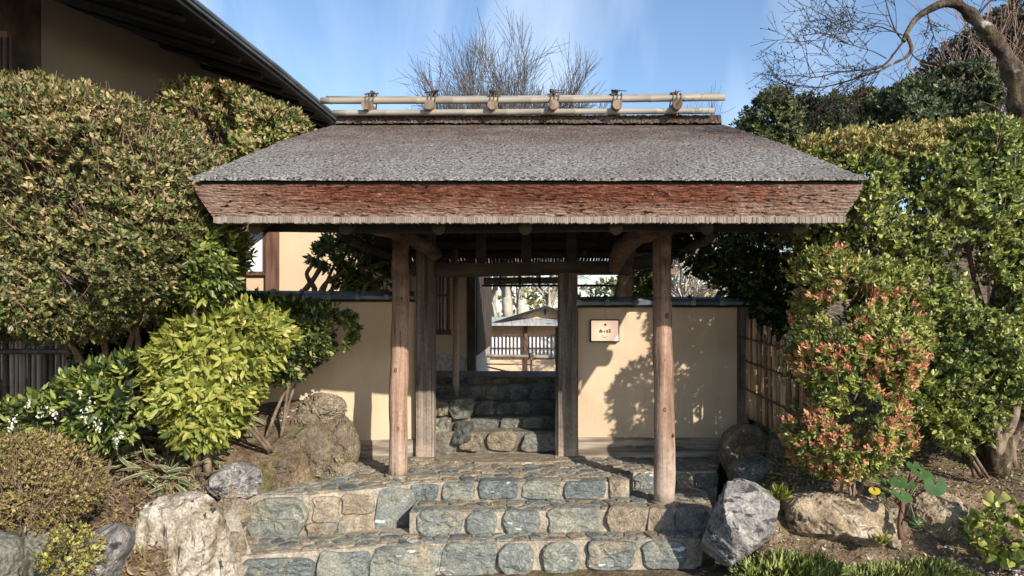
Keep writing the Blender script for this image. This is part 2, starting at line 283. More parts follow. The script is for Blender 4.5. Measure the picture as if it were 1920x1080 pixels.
# ------------------------------------------------------------------ leaves and shrubs
def leafgeo(Pb, D, W, Ln, wd, fold=.35, curl=.12):
    n = len(Pb); N = np.cross(D, W); Ln = Ln[:, None]; wd = wd[:, None]
    V = np.empty((n, 6, 3))
    V[:, 0] = Pb; V[:, 1] = Pb+D*Ln*.3+W*wd*.85+N*wd*fold; V[:, 2] = Pb+D*Ln*.68+W*wd*.8+N*(wd*fold-Ln*curl*.4)
    V[:, 3] = Pb+D*Ln-N*Ln*curl; V[:, 4] = Pb+D*Ln*.68-W*wd*.8+N*(wd*fold-Ln*curl*.4); V[:, 5] = Pb+D*Ln*.3-W*wd*.85+N*wd*fold
    b = np.arange(n)[:, None]*6
    q = np.concatenate([b+np.array([[0, 1, 2, 3]]), b+np.array([[0, 3, 4, 5]])], axis=1).reshape(-1, 4)
    return V.reshape(-1, 3), q
def tubesfast(A, B, ra, rb):
    n = len(A); d = unit(B-A); h = np.where(np.abs(d[:, 2:3]) < .8, np.array([[0, 0, 1.]]), np.array([[1., 0, 0]]))
    a = unit(np.cross(d, h)); b = np.cross(a, d); V = np.empty((n, 6, 3)); ra = np.broadcast_to(ra, n); rb = np.broadcast_to(rb, n)
    for k in range(3):
        t = 2.0944*k; e = a*math.cos(t)+b*math.sin(t); V[:, k] = A+e*ra[:, None]; V[:, 3+k] = B+e*rb[:, None]
    i = np.arange(n)[:, None]*6
    q = np.concatenate([i+np.array([[k, (k+1) % 3, 3+(k+1) % 3, 3+k]]) for k in range(3)], axis=1).reshape(-1, 4)
    return V.reshape(-1, 3), q
def poly_in(poly, X, Z):
    c = np.zeros(len(X), bool); n = len(poly)
    for i in range(n):
        x0, z0 = poly[i]; x1, z1 = poly[(i+1) % n]
        if z0 == z1: continue
        m = ((z0 > Z) != (z1 > Z)) & (X < (x1-x0)*(Z-z0)/(z1-z0)+x0); c ^= m
    return c
def poly_dist(poly, X, Z):
    best = np.full(len(X), 1e9); nx = np.zeros(len(X)); nz_ = np.zeros(len(X)); n = len(poly)
    for i in range(n):
        x0, z0 = poly[i]; x1, z1 = poly[(i+1) % n]; dx, dz = x1-x0, z1-z0; l2 = dx*dx+dz*dz+1e-12
        t = np.clip(((X-x0)*dx+(Z-z0)*dz)/l2, 0, 1); ex = x0+t*dx; ez = z0+t*dz; d = np.hypot(X-ex, Z-ez); m = d < best
        best[m] = d[m]; nx[m] = ex[m]-X[m]; nz_[m] = ez[m]-Z[m]
    return best, nx/(best+1e-6), nz_/(best+1e-6)
def shoots(polypx, Y, T, n, round_=.4, lump=.25, ls=3.0, gap=-.45, seed=1, jit=.05, front=.72, thin=False):
    Ys = Y-.45*T; poly = [(WX(x, Ys), WZ(y, Ys)) for x, y in polypx]; px = np.array(poly); lo = px.min(0); hi = px.max(0)
    X = np.empty(0); Z = np.empty(0)
    while len(X) < n:
        a = NR.uniform(lo[0], hi[0], n*2); b = NR.uniform(lo[1], hi[1], n*2); m = poly_in(poly, a, b); X = np.append(X, a[m]); Z = np.append(Z, b[m])
    X = X[:n]; Z = Z[:n]; d, nx, nz_ = poly_dist(poly, X, Z); wv = np.clip(d/round_, 0, 1)
    lum = nsum(X, Z*0, Z, ls, seed); th = T*np.sqrt(np.clip(1-(1-wv)**2, 0, 1))*(1+lump*lum)
    u = NR.uniform(size=n); side = np.where(u < front, -1., np.where(u < front+.13, 1., NR.uniform(-1, .9, n)))
    y = Y+side*th*(1-np.abs(NR.normal(size=n))*.12)+NR.normal(size=n)*jit
    g = (nsum(X, y, Z, ls*1.6, seed+9) > gap) | ((not thin) & (y > Y-.25*T) & (wv > .5))
    nrm = np.stack([nx*(1-wv)*1.2, side*(wv*.9+.15), nz_*(1-wv)*1.2+.25], 1)
    p = np.stack([X+nx*jit*NR.uniform(size=n), y, Z+nz_*jit*NR.uniform(size=n)], 1)
    # bring silhouettes back to the outline as seen: nothing else
    return p[g], unit(nrm)[g], lum[g]
def frames(p, nrm, k, ll, lw, spread=(.5, 1.4), up=.35, rnd=.55, step=.25):
    n = len(p); d0 = unit(nrm+np.array([[0, 0, up]])+rand_unit(n)*rnd); d0 = np.repeat(d0, k, 0); pp = np.repeat(p, k, 0); N = n*k
    r = rand_unit(N); pe = unit(r-d0*np.sum(r*d0, 1)[:, None]); al = NR.uniform(spread[0], spread[1], N)[:, None]
    D = unit(d0*np.cos(al)+pe*np.sin(al)); W = unit(np.cross(D, d0)+rand_unit(N)*.15)
    off = np.tile(np.arange(k)/k, n)[:, None]*ll*step*k*.5
    Ln = ll*NR.uniform(.6, 1.25, N); return pp+d0*off-d0*ll*.3, D, W, Ln, Ln*lw*NR.uniform(.85, 1.15, N)
def shrub(name, label, cat, polypx, Y, T, n, k, ll, lw, mats, weights=None, base=None, stems=4, tips=None, twig='bark', stemr=.02,
          twigs=0, group=None, kindname='foliage', big=0, up=.35, round_=.4, lump=.25, gap=-.45, seed=1, extra=None, ls=3., jit=.05, front=.72, by=None, spread=(.5, 1.4), rnd=.55, thin=False):
    xs = [a for a, b in polypx]; ys = [b for a, b in polypx]; by = Y if by is None else by
    b0 = Vector(base) if base else Vector((WX(sum(xs)/len(xs), Y), by, WZ(max(ys), Y)))
    t = thing(name, b0, label, cat, group)
    p, nrm, lum = shoots(polypx, Y, T, n, round_=round_, lump=lump, seed=seed, gap=gap, ls=ls, jit=jit, front=front, thin=thin)
    Pb, D, W, Ln, wd = frames(p, nrm, k, ll, lw, up=up, spread=spread, rnd=rnd)
    mi = np.repeat(NR.choice(len(mats), size=len(p), p=weights), k)
    if extra: mi = extra(np.repeat(p, k, 0), mi, np.repeat(nrm, k, 0))
    if big:
        cand = np.where(D[:, 1] < .5)[0]; sc = Pb[cand, 1]-Ln[cand]*2.5-(W[cand, 0]**2)*.1+NR.uniform(0, .12, len(cand)); sel = cand[np.argsort(sc)[:big]]
        rest = np.ones(len(Pb), bool); rest[sel] = False
        lm = {}
        for i in sel:
            m_ = mats[mi[i]]
            if m_ not in lm:
                v, q = leafgeo(np.zeros((1, 3)), np.array([[0, 1., 0]]), np.array([[1., 0, 0]]), np.ones(1), np.array([lw]))
                lm[m_] = npmesh('leaf', v, quads=q, mats=[m_], smooth=True)
            o = link('leaf', lm[m_], t); Nn = np.cross(D[i], W[i]) ; s_ = Ln[i]
            W2 = np.cross(D[i], np.cross(W[i], D[i])); W2 = np.cross(np.cross(D[i], W[i]), D[i]); W2 /= np.linalg.norm(W2); N2 = np.cross(W2, D[i])
            q_ = Pb[i]-np.array(ORG[t])
            o.matrix_local = Matrix(((W2[0]*s_, D[i][0]*s_, N2[0]*s_, q_[0]), (W2[1]*s_, D[i][1]*s_, N2[1]*s_, q_[1]), (W2[2]*s_, D[i][2]*s_, N2[2]*s_, q_[2]), (0, 0, 0, 1)))
        Pb, D, W, Ln, wd, mi = [a[rest] for a in (Pb, D, W, Ln, wd, mi)]
    V, q = leafgeo(Pb, D, W, Ln, wd)
    f = put(kindname, V, t, quads=q, mats=mats, mi=np.repeat(mi, 2), smooth=True); f['kind'] = 'stuff'
    if tips:                                   # tips = (material, fraction, leaf length, leaves, selector)
        tm, fr, tl, tk, selx = tips
        s_ = (NR.uniform(size=len(p)) < fr) & (nrm[:, 1] < .3)
        if selx is not None: s_ &= selx(p)
        pp = p[s_]+nrm[s_]*ll*.6+np.array([[0, 0, ll*.4]]); a = frames(pp, nrm[s_], tk, tl, .25, up=1.2, rnd=.3, spread=(.3, 1.3)); V, q = leafgeo(*a)
        o = put('young_leaf', V, t, quads=q, mats=[tm], smooth=True); o['kind'] = 'stuff'
    if twigs:
        s_ = NR.choice(len(p), min(twigs, len(p)), replace=False); A = p[s_]+rand_unit(len(s_))*.03; dd = unit(nrm[s_]+rand_unit(len(s_))*.5+np.array([[0, 0, .5]]))
        ln = NR.uniform(.06, .22, len(s_))[:, None]*max(1, Y/6); V, q = tubesfast(A-dd*ln, A+dd*ln*.25, .0028*Y/5, .0012*Y/5)
        o = put('twig', V, t, quads=q, mats=[M['twig']]); o['kind'] = 'stuff'
    if stems:
        cx = np.mean(p, 0); rs = random.Random(seed)
        for i in range(stems):
            tg = p[rs.randrange(len(p))]*.75+cx*.25; tg[1] = max(tg[1], Y-T*.3)
            a = b0+Vector((rs.uniform(-.08, .08), rs.uniform(-.05, .05), -.05)); e = Vector(tg); m1 = a.lerp(e, .35)+Vector((rs.uniform(-.08, .08), rs.uniform(-.06, .06), .08)); m2 = a.lerp(e, .7)+Vector((rs.uniform(-.08, .08), rs.uniform(-.06, .06), .05))
            mb = MB(); pth = smoothpath([a, m1, m2, e], 4); mb.tube(pth, interp([stemr, stemr*.8, stemr*.55, stemr*.25], len(pth)), 7, wob=.08); mb.build('stem', M[twig], t, smooth=True)
    return t
# ------------------------------------------------------------------ stones and rocks
def chaikin(p, n=2):
    for _ in range(n):
        q = []
        for i in range(len(p)):
            a = p[i]; b = p[(i+1) % len(p)]; q += [(a[0]*.75+b[0]*.25, a[1]*.75+b[1]*.25), (a[0]*.25+b[0]*.75, a[1]*.25+b[1]*.75)]
        p = q
    return p
def blockpoly(x0, x1, y0, y1, rr, k=.16, top=0):
    w_, h_ = x1-x0, y1-y0; c = min(w_, h_)*rr.uniform(.08, .24)
    g_ = min(2.2, w_*.03); x0 += g_; x1 -= g_; y0 += g_*.35; y1 -= g_*.9; w_, h_ = x1-x0, y1-y0
    base = [(x0+c, y0), (x0+w_*.5, y0-rr.uniform(-1, 2)), (x1-c, y0), (x1, y0+c), (x1, y0+h_*.55), (x1-c*.9, y1), (x0+w_*.5, y1), (x0+c*.9, y1), (x0, y1-c), (x0, y0+h_*.45), (x0, y0+c)]
    j = min(w_, h_)*k*.55
    return chaikin([(a+rr.uniform(-j, j), b+rr.uniform(-j, j)*.6) for a, b in base], 1)
def facestone(poly, Yf, bulge, back, parent, m, seed, name='stone'):
    rr = random.Random(seed); w3 = [P(x, y, Yf(x)) for x, y in poly]; c = sum(w3, Vector())/len(w3); n = len(w3); vs = []
    tilt = rr.uniform(-.5, .5); tz = rr.uniform(-.3, .6)
    rings = [(1.0, back), (1.0, .0), (.985, -bulge*.55), (.93, -bulge*.9), (.76, -bulge*.97), (.5, -bulge*1.0), (.25, -bulge)]
    size = max((v-c).length for v in w3)
    for ri, (s_, dy) in enumerate(rings):
        for v in w3:
            d = v-c; p = c+d*s_; p.y = v.y*(1)+dy + (c.y-v.y)*(1-s_)
            if ri >= 2:
                fr = bulge*(.6*float(nsum(np.float64(p.x*1), np.float64(seed*.37), np.float64(p.z), 17, 3))+tilt*d.x/size+tz*d.z/size)
                p.y += fr*.8+rr.uniform(-.0035, .0035); p.x += rr.uniform(-.004, .004); p.z += rr.uniform(-.004, .004)
            vs.append(p)
    vs.append(Vector((c.x, c.y-bulge*1.0, c.z)))
    fs = [(r*n+k, r*n+(k+1) % n, r*n+n+(k+1) % n, r*n+n+k) for r in range(len(rings)-1) for k in range(n)]
    fs += [(len(rings)*n-n+k, len(rings)*n-n+(k+1) % n, len(rings)*n) for k in range(n)]
    fs = [f[::-1] for f in fs]
    return MB().add(vs, fs).build(name, m, parent, smooth=False)
def voronoi(poly, seeds, gap, rr):
    out = []
    for i, s_ in enumerate(seeds):
        cell = list(poly)
        for j, t_ in enumerate(seeds):
            if i == j: continue
            mx_, my_ = (s_[0]+t_[0])/2, (s_[1]+t_[1])/2; dx, dy = t_[0]-s_[0], t_[1]-s_[1]; ln = math.hypot(dx, dy)
            if ln > 1.2: continue
            dx /= ln; dy /= ln; mx_ -= dx*gap; my_ -= dy*gap; new = []
            for a in range(len(cell)):
                p = cell[a]; q = cell[(a+1) % len(cell)]; da = (p[0]-mx_)*dx+(p[1]-my_)*dy; db = (q[0]-mx_)*dx+(q[1]-my_)*dy
                if da <= 0: new.append(p)
                if da*db < 0: t = da/(da-db); new.append((p[0]+(q[0]-p[0])*t, p[1]+(q[1]-p[1])*t))
            cell = new
            if len(cell) < 3: break
        if len(cell) >= 3: out.append(cell)
    return out
def insidept(poly, x, y): return bool(poly_in(poly, np.array([x]), np.array([y]))[0])
def paving(parent, poly, z, pitch, mats, seed, gap=.008, sx=1.0):
    rr = random.Random(seed); xs = [p[0] for p in poly]; ys = [p[1] for p in poly]; seeds = []
    x = min(xs)
    while x < max(xs):
        y = min(ys)
        while y < max(ys):
            q = (x+rr.uniform(-.42, .42)*pitch*sx, y+rr.uniform(-.42, .42)*pitch)
            if insidept(poly, *q): seeds.append(q)
            y += pitch
        x += pitch*sx
    for cell in voronoi(poly, seeds, gap, rr):
        ar = abs(sum(cell[i][0]*cell[(i+1) % len(cell)][1]-cell[(i+1) % len(cell)][0]*cell[i][1] for i in range(len(cell))))/2
        if ar < .0012: continue
        c = chaikin(cell, 1); cx = sum(p[0] for p in c)/len(c); cy = sum(p[1] for p in c)/len(c); n = len(c); vs = []
        hz = rr.uniform(.002, .012); tx, ty = rr.uniform(-.03, .03), rr.uniform(-.03, .03)
        for s_, dz in ((1, -.03), (1.0, hz*.3), (.93, hz), (.5, hz+.003)):
            for p in c:
                px, py = cx+(p[0]-cx)*s_, cy+(p[1]-cy)*s_
                vs.append((px, py, z+dz+(px-cx)*tx+(py-cy)*ty+(rr.uniform(-.002, .002) if dz > 0 else 0)))
        fs = [(r*n+k, r*n+(k+1) % n, r*n+n+(k+1) % n, r*n+n+k) for r in range(3) for k in range(n)]+[tuple(range(3*n, 4*n))]
        if sum(cell[i][0]*cell[(i+1) % len(cell)][1]-cell[(i+1) % len(cell)][0]*cell[i][1] for i in range(len(cell))) < 0: fs = [f[::-1] for f in fs]
        MB().add(vs, fs).build('paving_stone', mats[0] if rr.random() < .6 else mats[1], parent)
_ico = {}
def ico(sub):
    if sub in _ico: return _ico[sub]
    t = (1+5**.5)/2
    v = [Vector(a).normalized() for a in ((-1, t, 0), (1, t, 0), (-1, -t, 0), (1, -t, 0), (0, -1, t), (0, 1, t), (0, -1, -t), (0, 1, -t), (t, 0, -1), (t, 0, 1), (-t, 0, -1), (-t, 0, 1))]
    f = [(0, 11, 5), (0, 5, 1), (0, 1, 7), (0, 7, 10), (0, 10, 11), (1, 5, 9), (5, 11, 4), (11, 10, 2), (10, 7, 6), (7, 1, 8), (3, 9, 4), (3, 4, 2), (3, 2, 6), (3, 6, 8), (3, 8, 9), (4, 9, 5), (2, 4, 11), (6, 2, 10), (8, 6, 7), (9, 8, 1)]
    for _ in range(sub):
        c = {}; nf = []
        def mid(a, b):
            k = (min(a, b), max(a, b))
            if k not in c: v.append(((v[a]+v[b])/2).normalized()); c[k] = len(v)-1
            return c[k]
        for a, b, d in f:
            x, y, z = mid(a, b), mid(b, d), mid(d, a); nf += [(a, x, z), (b, y, x), (d, z, y), (x, y, z)]
        f = nf
    _ico[sub] = (np.array([tuple(p) for p in v]), np.array(f)); return _ico[sub]
def rock(name, label, polypx, Y, depth, m, seed=1, rough=.06, sub=5, cuts=7, cat='rock', parent=None, group=None, stri=None):
    V, f = ico(sub); poly = [(WX(x, Y), WZ(y, Y)) for x, y in polypx]; cx = sum(p[0] for p in poly)/len(poly); cz = sum(p[1] for p in poly)/len(poly)
    th = np.arctan2(V[:, 2], V[:, 0]); rho = np.hypot(V[:, 0], V[:, 2]); pts = chaikin(poly, 1)
    ang = np.array([math.atan2(z-cz, x-cx) for x, z in pts]); rad = np.array([math.hypot(x-cx, z-cz) for x, z in pts]); o = np.argsort(ang); ang = ang[o]; rad = rad[o]
    Rr = np.interp(th, np.concatenate([ang-2*math.pi, ang, ang+2*math.pi]), np.tile(rad, 3)); e = rho**.75
    p = np.stack([np.cos(th)*Rr*e, V[:, 1]*depth, np.sin(th)*Rr*e], 1)
    rr = np.random.default_rng(seed); size = rad.mean()
    for _ in range(cuts):                     # planar fracture faces, mainly on the front
        nn = rr.normal(size=3); nn[1] = -abs(nn[1])-.3; nn /= np.linalg.norm(nn); sup = (p@nn).max(); lim = sup*rr.uniform(.62, .9); ex = p@nn-lim; p -= np.where(ex > 0, ex, 0)[:, None]*nn*.96
    nv = unit(p); a = nsum(p[:, 0], p[:, 1], p[:, 2], 4/size*.5, seed)*.8-np.abs(nsum(p[:, 0], p[:, 1], p[:, 2], 11/size*.5, seed+3))*1.1-np.abs(nsum(p[:, 0], p[:, 1], p[:, 2], 34/size*.5, seed+8))*.45+.5
    if stri is not None: q = p@np.array(stri); a = a+np.sin(q*70+nsum(p[:, 0], p[:, 1], p[:, 2], 6, seed+5)*3)*.2
    p = p+nv*(a*rough*size)[:, None]*np.where(nv[:, 1:2] < .3, 1, .4)
    p = p+np.array([[cx, Y, cz]])
    if parent is not None: ob = put(name, p, parent, tris=f, mats=[m], smooth=True)
    else:
        ob = put(name, p, None, org=(cx, Y, p[:, 2].min()), tris=f, mats=[m], smooth=True); setp(ob, label, cat, group)
    return ob
# ------------------------------------------------------------------ bare trees
def grow(segs, p, d, ln, r, lev, rs, spread=.6, up=.1, kids=4, minr=.002, flat=None, seg=4):
    pts = [Vector(p)]; dd = Vector(d).normalized()
    for i in range(seg):
        dd = (dd+Vector((rs.gauss(0, .13), rs.gauss(0, .13), rs.gauss(0, .13)+up*.12))).normalized(); pts.append(pts[-1]+dd*ln/seg)
    for i in range(seg): segs.append((pts[i], pts[i+1], max(minr, r*(1-.6*i/seg)), max(minr, r*(1-.6*(i+1)/seg))))
    if lev <= 0: return
    for k in range(kids):
        t = rs.uniform(.25, 1); i = min(int(t*seg), seg-1); q = pts[i].lerp(pts[i+1], t*seg-i)
        ax = Vector((rs.gauss(0, 1), rs.gauss(0, 1)*(flat or 1), rs.gauss(0, 1))); ax = (ax-ax.dot(dd)*dd).normalized()
        nd = (dd+ax*spread*rs.uniform(.6, 1.3)).normalized(); grow(segs, q, nd, ln*rs.uniform(.5, .8), r*.5, lev-1, rs, spread, up, kids, minr, flat, max(2, seg-1))
def segmesh(name, segs, m, parent, kind=None):
    A = np.array([tuple(s[0]) for s in segs]); B = np.array([tuple(s[1]) for s in segs]); V, q = tubesfast(A, B, np.array([s[2] for s in segs]), np.array([s[3] for s in segs]))
    o = put(name, V, parent, quads=q, mats=[m], smooth=True)
    if kind: o['kind'] = kind
    return o
#PART2
# ================================================================== SETTING: ground
def sstep(a, b, x): t = np.clip((x-a)/(b-a), 0, 1); return t*t*(3-2*t)
def hgt(X, Y):
    X = np.asarray(X, float); Y = np.asarray(Y, float)
    xl = np.interp(Y, [3.5, 5, 5.6, 6.3, 6.9], [-1.95, -2.2, -2.2, -1.85, -1.72])
    xr = np.interp(Y, [4, 5, 5.7, 6.4, 7], [1.45, 1.5, 1.72, 1.95, 2.05])
    HL = np.interp(Y, [3.3, 3.9, 4.3, 4.7, 5.2, 6, 6.7, 7.2], [-.55, -.42, -.22, .02, .22, .42, .58, .62])
    HR = np.interp(Y, [4.7, 5.05, 5.3, 5.5, 6, 6.6, 7.2], [-.52, -.46, -.2, .0, .18, .38, .62])
    base = np.where(Y > 8.3, .66, np.where(Y > 6.95, -.3, -.56))
    a = sstep(0, .35, xl-X); b = sstep(0, .3, X-xr)
    h = base*(1-a)*(1-b)+HL*a+HR*b
    back = (Y > 7.0) & ((X < -1.15) | (X > .75)); h = np.where(back, .62, h)
    h = np.where((Y > 9.35), .0, h); far = sstep(15, 40, Y); h = h*(1-far)+.3*far
    n = nsum(X, Y, X*0, 3.1, 77)*.035+nsum(X, Y, X*0, 11, 78)*.015
    return h+n*np.where((a > .5) | (b > .5), 1, .35)
xs = np.concatenate([[-300, -120, -50, -25, -14, -9, -6.5], np.arange(-5.4, 5.41, .07), [6.5, 9, 14, 25, 50, 120, 300]])
ys = np.concatenate([[-40, -10, -2, 1, 2.4], np.arange(3.2, 8.5, .07), [8.8, 10, 13, 18, 26, 40, 80, 160, 400]])
XX, YY = np.meshgrid(xs, ys); ZZ = hgt(XX, YY); nx_, ny_ = len(xs), len(ys); ii = np.arange(nx_*ny_).reshape(ny_, nx_)
q = np.stack([ii[:-1, :-1], ii[:-1, 1:], ii[1:, 1:], ii[1:, :-1]], -1).reshape(-1, 4)
g = put('ground', np.stack([XX, YY, ZZ], -1).reshape(-1, 3), quads=q, mats=[M['soil']], smooth=True); g['kind'] = 'structure'
# ------------------------------------------------------------------ stone steps (lower flight, landing)
st = thing('stone_steps', (0, 5.2, -.56), kind='structure')
LF = [(-2.36, 5.40), (-1.73, 5.42), (-1.30, 5.60), (-.93, 5.81), (.05, 5.83), (.70, 5.85), (.87, 5.92), (.96, 6.22), (1.72, 6.24)]
T2 = [(-.95, 5.45), (-.4, 5.47), (.2, 5.50), (.7, 5.53), (1.50, 5.56)]
T3 = [(-2.16, 4.93), (-1.54, 5.07), (-1.17, 5.15), (-.67, 5.22), (.04, 5.28), (1.30, 5.34)]
MB().prism([(-2.2, 7.1)]+[(-2.2, 6.3)]+LF+[(1.95, 6.9), (.62, 6.95), (.62, 7.25), (-1.05, 7.25), (-1.05, 7.1)], -.65, -.006).build('landing_bed', M['mortar'], st)
MB().prism(T2+[(1.62, 6.3), (-.95, 6.0)], -.64, -.156).build('tread_bed', M['mortar'], st)
MB().prism(T3+[(1.5, 5.6), (-2.3, 5.6)], -.63, -.326).build('tread_bed', M['mortar'], st)
PM = [M['stone'], M['stone_tan']]
paving(st, [(-2.25, 5.42), (-1.73, 5.44), (-1.30, 5.62), (-.93, 5.84), (.7, 5.88), (.86, 5.95), (.94, 6.25), (1.72, 6.26), (1.9, 6.8), (.4, 7.0), (-.95, 7.06), (-1.7, 6.8), (-1.85, 6.3)], -.004, .128, PM, 3, gap=.012, sx=1.2)
paving(st, [(-.93, 5.47), (.7, 5.55), (1.48, 5.58), (1.55, 6.2), (.98, 6.2), (.88, 5.9), (.7, 5.83), (-.92, 5.79)], -.154, .105, PM, 4, gap=.009, sx=1.35)
paving(st, [(-2.14, 4.95), (-1.54, 5.09), (-1.17, 5.17), (-.67, 5.24), (.04, 5.3), (1.3, 5.36), (1.45, 5.52), (-.95, 5.43), (-1.2, 5.5), (-1.75, 5.37), (-2.25, 5.33)], -.324, .10, PM, 5, gap=.009, sx=1.45)
# threshold slab between the jambs
sl = [(-.93, 6.62), (-.6, 6.52), (-.1, 6.49), (.3, 6.56), (.5, 6.72), (.3, 6.86), (-.3, 6.93), (-.9, 6.86)]
MB().prism(chaikin(sl, 2), -.02, .022).build('threshold_slab', M['stone_tan'], st)
def edge(pl):
    def f(x):
        best = None
        for i in range(len(pl)-1):
            (x0, y0), (x1, y1) = pl[i], pl[i+1]; k = (x-VX)/F; den = (x1-x0)-k*(y1-y0)
            if abs(den) < 1e-9: continue
            t = (k*y0-x0)/den
            if -.001 <= t <= 1.001: return y0+(y1-y0)*t
        return pl[0][1] if (x-VX)/F*pl[0][1] < pl[0][0] else pl[-1][1]
    return f
rr = random.Random(5); sid = 0
def row(items, pl, bulge, m=None, off=-.005):
    global sid
    ef = edge(pl)
    for it in items:
        x0, x1, y0, y1 = it[:4]; mm = M[it[4]] if len(it) > 4 else M[m or 'stone']; sid += 1
        facestone(blockpoly(x0, x1, y0, y1, rr), lambda x: ef(x)+off, bulge*rr.uniform(.8, 1.3), .12, st, mm, sid)
row([(452, 592, 1044, 1100), (597, 692, 1032, 1098), (692, 826, 1024, 1092), (826, 932, 1018, 1084), (935, 1008, 1017, 1078), (1012, 1089, 1016, 1076), (1098, 1196, 1011, 1068), (1201, 1288, 1013, 1066)], T3, .032)
row([(1291, 1320, 1010, 1062, 'stone_tan'), (812, 840, 1066, 1086, 'stone_tan')], T3, .02, off=.02)
row([(782, 869, 956, 1006), (874, 936, 959, 1003), (942, 1018, 956, 1004), (1024, 1131, 951, 1004), (1134, 1212, 948, 1004, 'stone_tan'), (1213, 1262, 952, 1002, 'stone_tan'), (1263, 1334, 950, 1002, 'stone_dark')], T2, .028)
row([(769, 824, 907, 941), (829, 894, 905, 938), (897, 974, 901, 937), (979, 1051, 903, 937), (1056, 1138, 901, 937), (1140, 1174, 899, 934, 'stone_tan')], LF, .026)
row([(1187, 1232, 886, 926), (1236, 1262, 889, 922, 'stone_tan'), (1266, 1302, 889, 917, 'stone_tan'), (1302, 1348, 887, 916, 'stone_dark')], LF, .024)
row([(463, 580, 932, 1019), (440, 462, 940, 985), (438, 464, 984, 1020, 'stone_tan'), (586, 640, 930, 978, 'stone_tan'), (640, 702, 926, 966, 'stone_tan'), (576, 634, 978, 1020, 'stone_tan'), (634, 706, 966, 1020, 'stone_tan'), (703, 784, 916, 1016)], LF, .032)
# ------------------------------------------------------------------ upper flight of steps behind the gate
us = thing('upper_steps', (-.2, 7.1, 0), kind='structure')
LV = [(7.12, .215), (7.40, .325), (7.70, .45), (8.00, .60), (8.35, .672)]
for i, (yy, zz) in enumerate(LV):
    y2 = LV[i+1][0]+.05 if i < 4 else 9.3; MB().box(-1.12 if i < 4 else -1.5, .72, yy, y2+.0013*i, -.2+.0013*i, zz-.008).build('step_bed', M['mortar_dark'], us)
def srow(Y, items, bulge=.05):
    global sid
    for x0, x1, y0, y1, *mm in items:
        sid += 1; facestone(blockpoly(x0, x1, y0, y1, rr, .22), lambda x: Y-.005, bulge*rr.uniform(.7, 1.3), .14, us, M[mm[0] if mm else 'stone_dark'], sid)
srow(7.12, [(860, 910, 811, 846, 'stone_tan'), (911, 972, 808, 846, 'stone_tan'), (976, 1052, 811, 850), (1053, 1085, 812, 850)])
srow(7.40, [(880, 934, 783, 812), (936, 975, 782, 810), (977, 1022, 783, 812), (1024, 1062, 782, 811), (1063, 1090, 784, 811)])
srow(7.70, [(890, 926, 753, 787), (928, 962, 753, 786), (963, 1002, 752, 787), (1003, 1040, 753, 786), (1041, 1080, 753, 786)])
srow(8.00, [(812, 858, 726, 752), (861, 908, 724, 754), (909, 950, 723, 753), (951, 992, 723, 753, 'stone'), (993, 1032, 724, 753), (1033, 1065, 724, 753)])
srow(8.35, [(812, 858, 709, 727), (862, 888, 706, 727), (888, 920, 707, 726), (1012, 1046, 707, 726), (1046, 1070, 707, 726)])
facestone(blockpoly(921, 1010, 709, 724, rr, .05), lambda x: 8.34, .03, .1, us, M['stone_tan'], 900, 'tread_edging')
# retaining stones left of the upper flight
srow(7.22, [(806, 846, 752, 778, 'stone_tan'), (845, 890, 745, 786, 'stone_dark'), (806, 848, 780, 842), (850, 886, 790, 828), (826, 866, 826, 850), (796, 824, 838, 852)], .09)
MB().box(-1.2, -.62, 7.23, 7.75, -.2, .50).build('step_bed', M['mortar_dark'], us)
# ------------------------------------------------------------------ GATE
GY = 6.82
gt = thing('thatched_gate', (0, GY, 0), 'rustic timber gate with bark thatched roof over the stone landing', 'gate')
def halfw(Y):
    return float(np.interp(Y, [4.38, 4.5, 5.0, 5.6, 6.8, 8, 9.1, 9.25], [2.18, 2.13, 2.09, 2.03, 1.88, 1.9, 1.97, 2.0]))
def ztop(Y):
    t = (Y-4.38)/(6.80-4.38) if Y <= 6.8 else (9.24-Y)/(9.24-6.8); return 2.302+(3.335-2.302)*t+.02*math.sin(math.pi*t)
# bark roof: top shell, two skins with fine relief
NX = 220
def sheet(name, prof, m, rel=.0, seed=0, nsx=NX, wfun=None, jag=0):
    V = []; rows_ = len(prof)
    for (Y, Z, hw) in prof:
        X = np.linspace(-hw, hw, nsx); n = nsum(X, X*0+Y*1.0, X*0+Z, 9, seed)*rel+NR.normal(size=nsx)*rel*.45
        V.append(np.stack([X, X*0+Y+(NR.normal(size=nsx)*jag), Z+n+(.006*((Y*9) % 1) if name == 'roof_thatch' else 0)], 1))
    V = np.concatenate(V); i = np.arange(rows_*nsx).reshape(rows_, nsx); q = np.stack([i[:-1, :-1], i[:-1, 1:], i[1:, 1:], i[1:, :-1]], -1).reshape(-1, 4)
    return put(name, V, gt, quads=q, mats=[m], smooth=False)
prof = [(4.40, 2.281, 2.165), (4.372, 2.281, 2.172)]+[(y, ztop(y), halfw(y)) for y in np.linspace(4.375, 6.78, 46)]+[(y, ztop(y), halfw(y)) for y in np.linspace(6.82, 9.23, 24)]+[(9.24, 2.26, 1.99)]
sheet('roof_thatch', prof, M['thatch'], rel=.0035, seed=4, nsx=240)
# black strips fill the gap under the top layer, standing in for its shadow
mb = MB(); mb.box(-2.15, 2.15, 4.41, 4.442, 2.25, 2.281).box(-2.13, 2.13, 4.4421, 4.56, 2.2, 2.318); mb.build('eave_gap_shade', M['black'], gt)
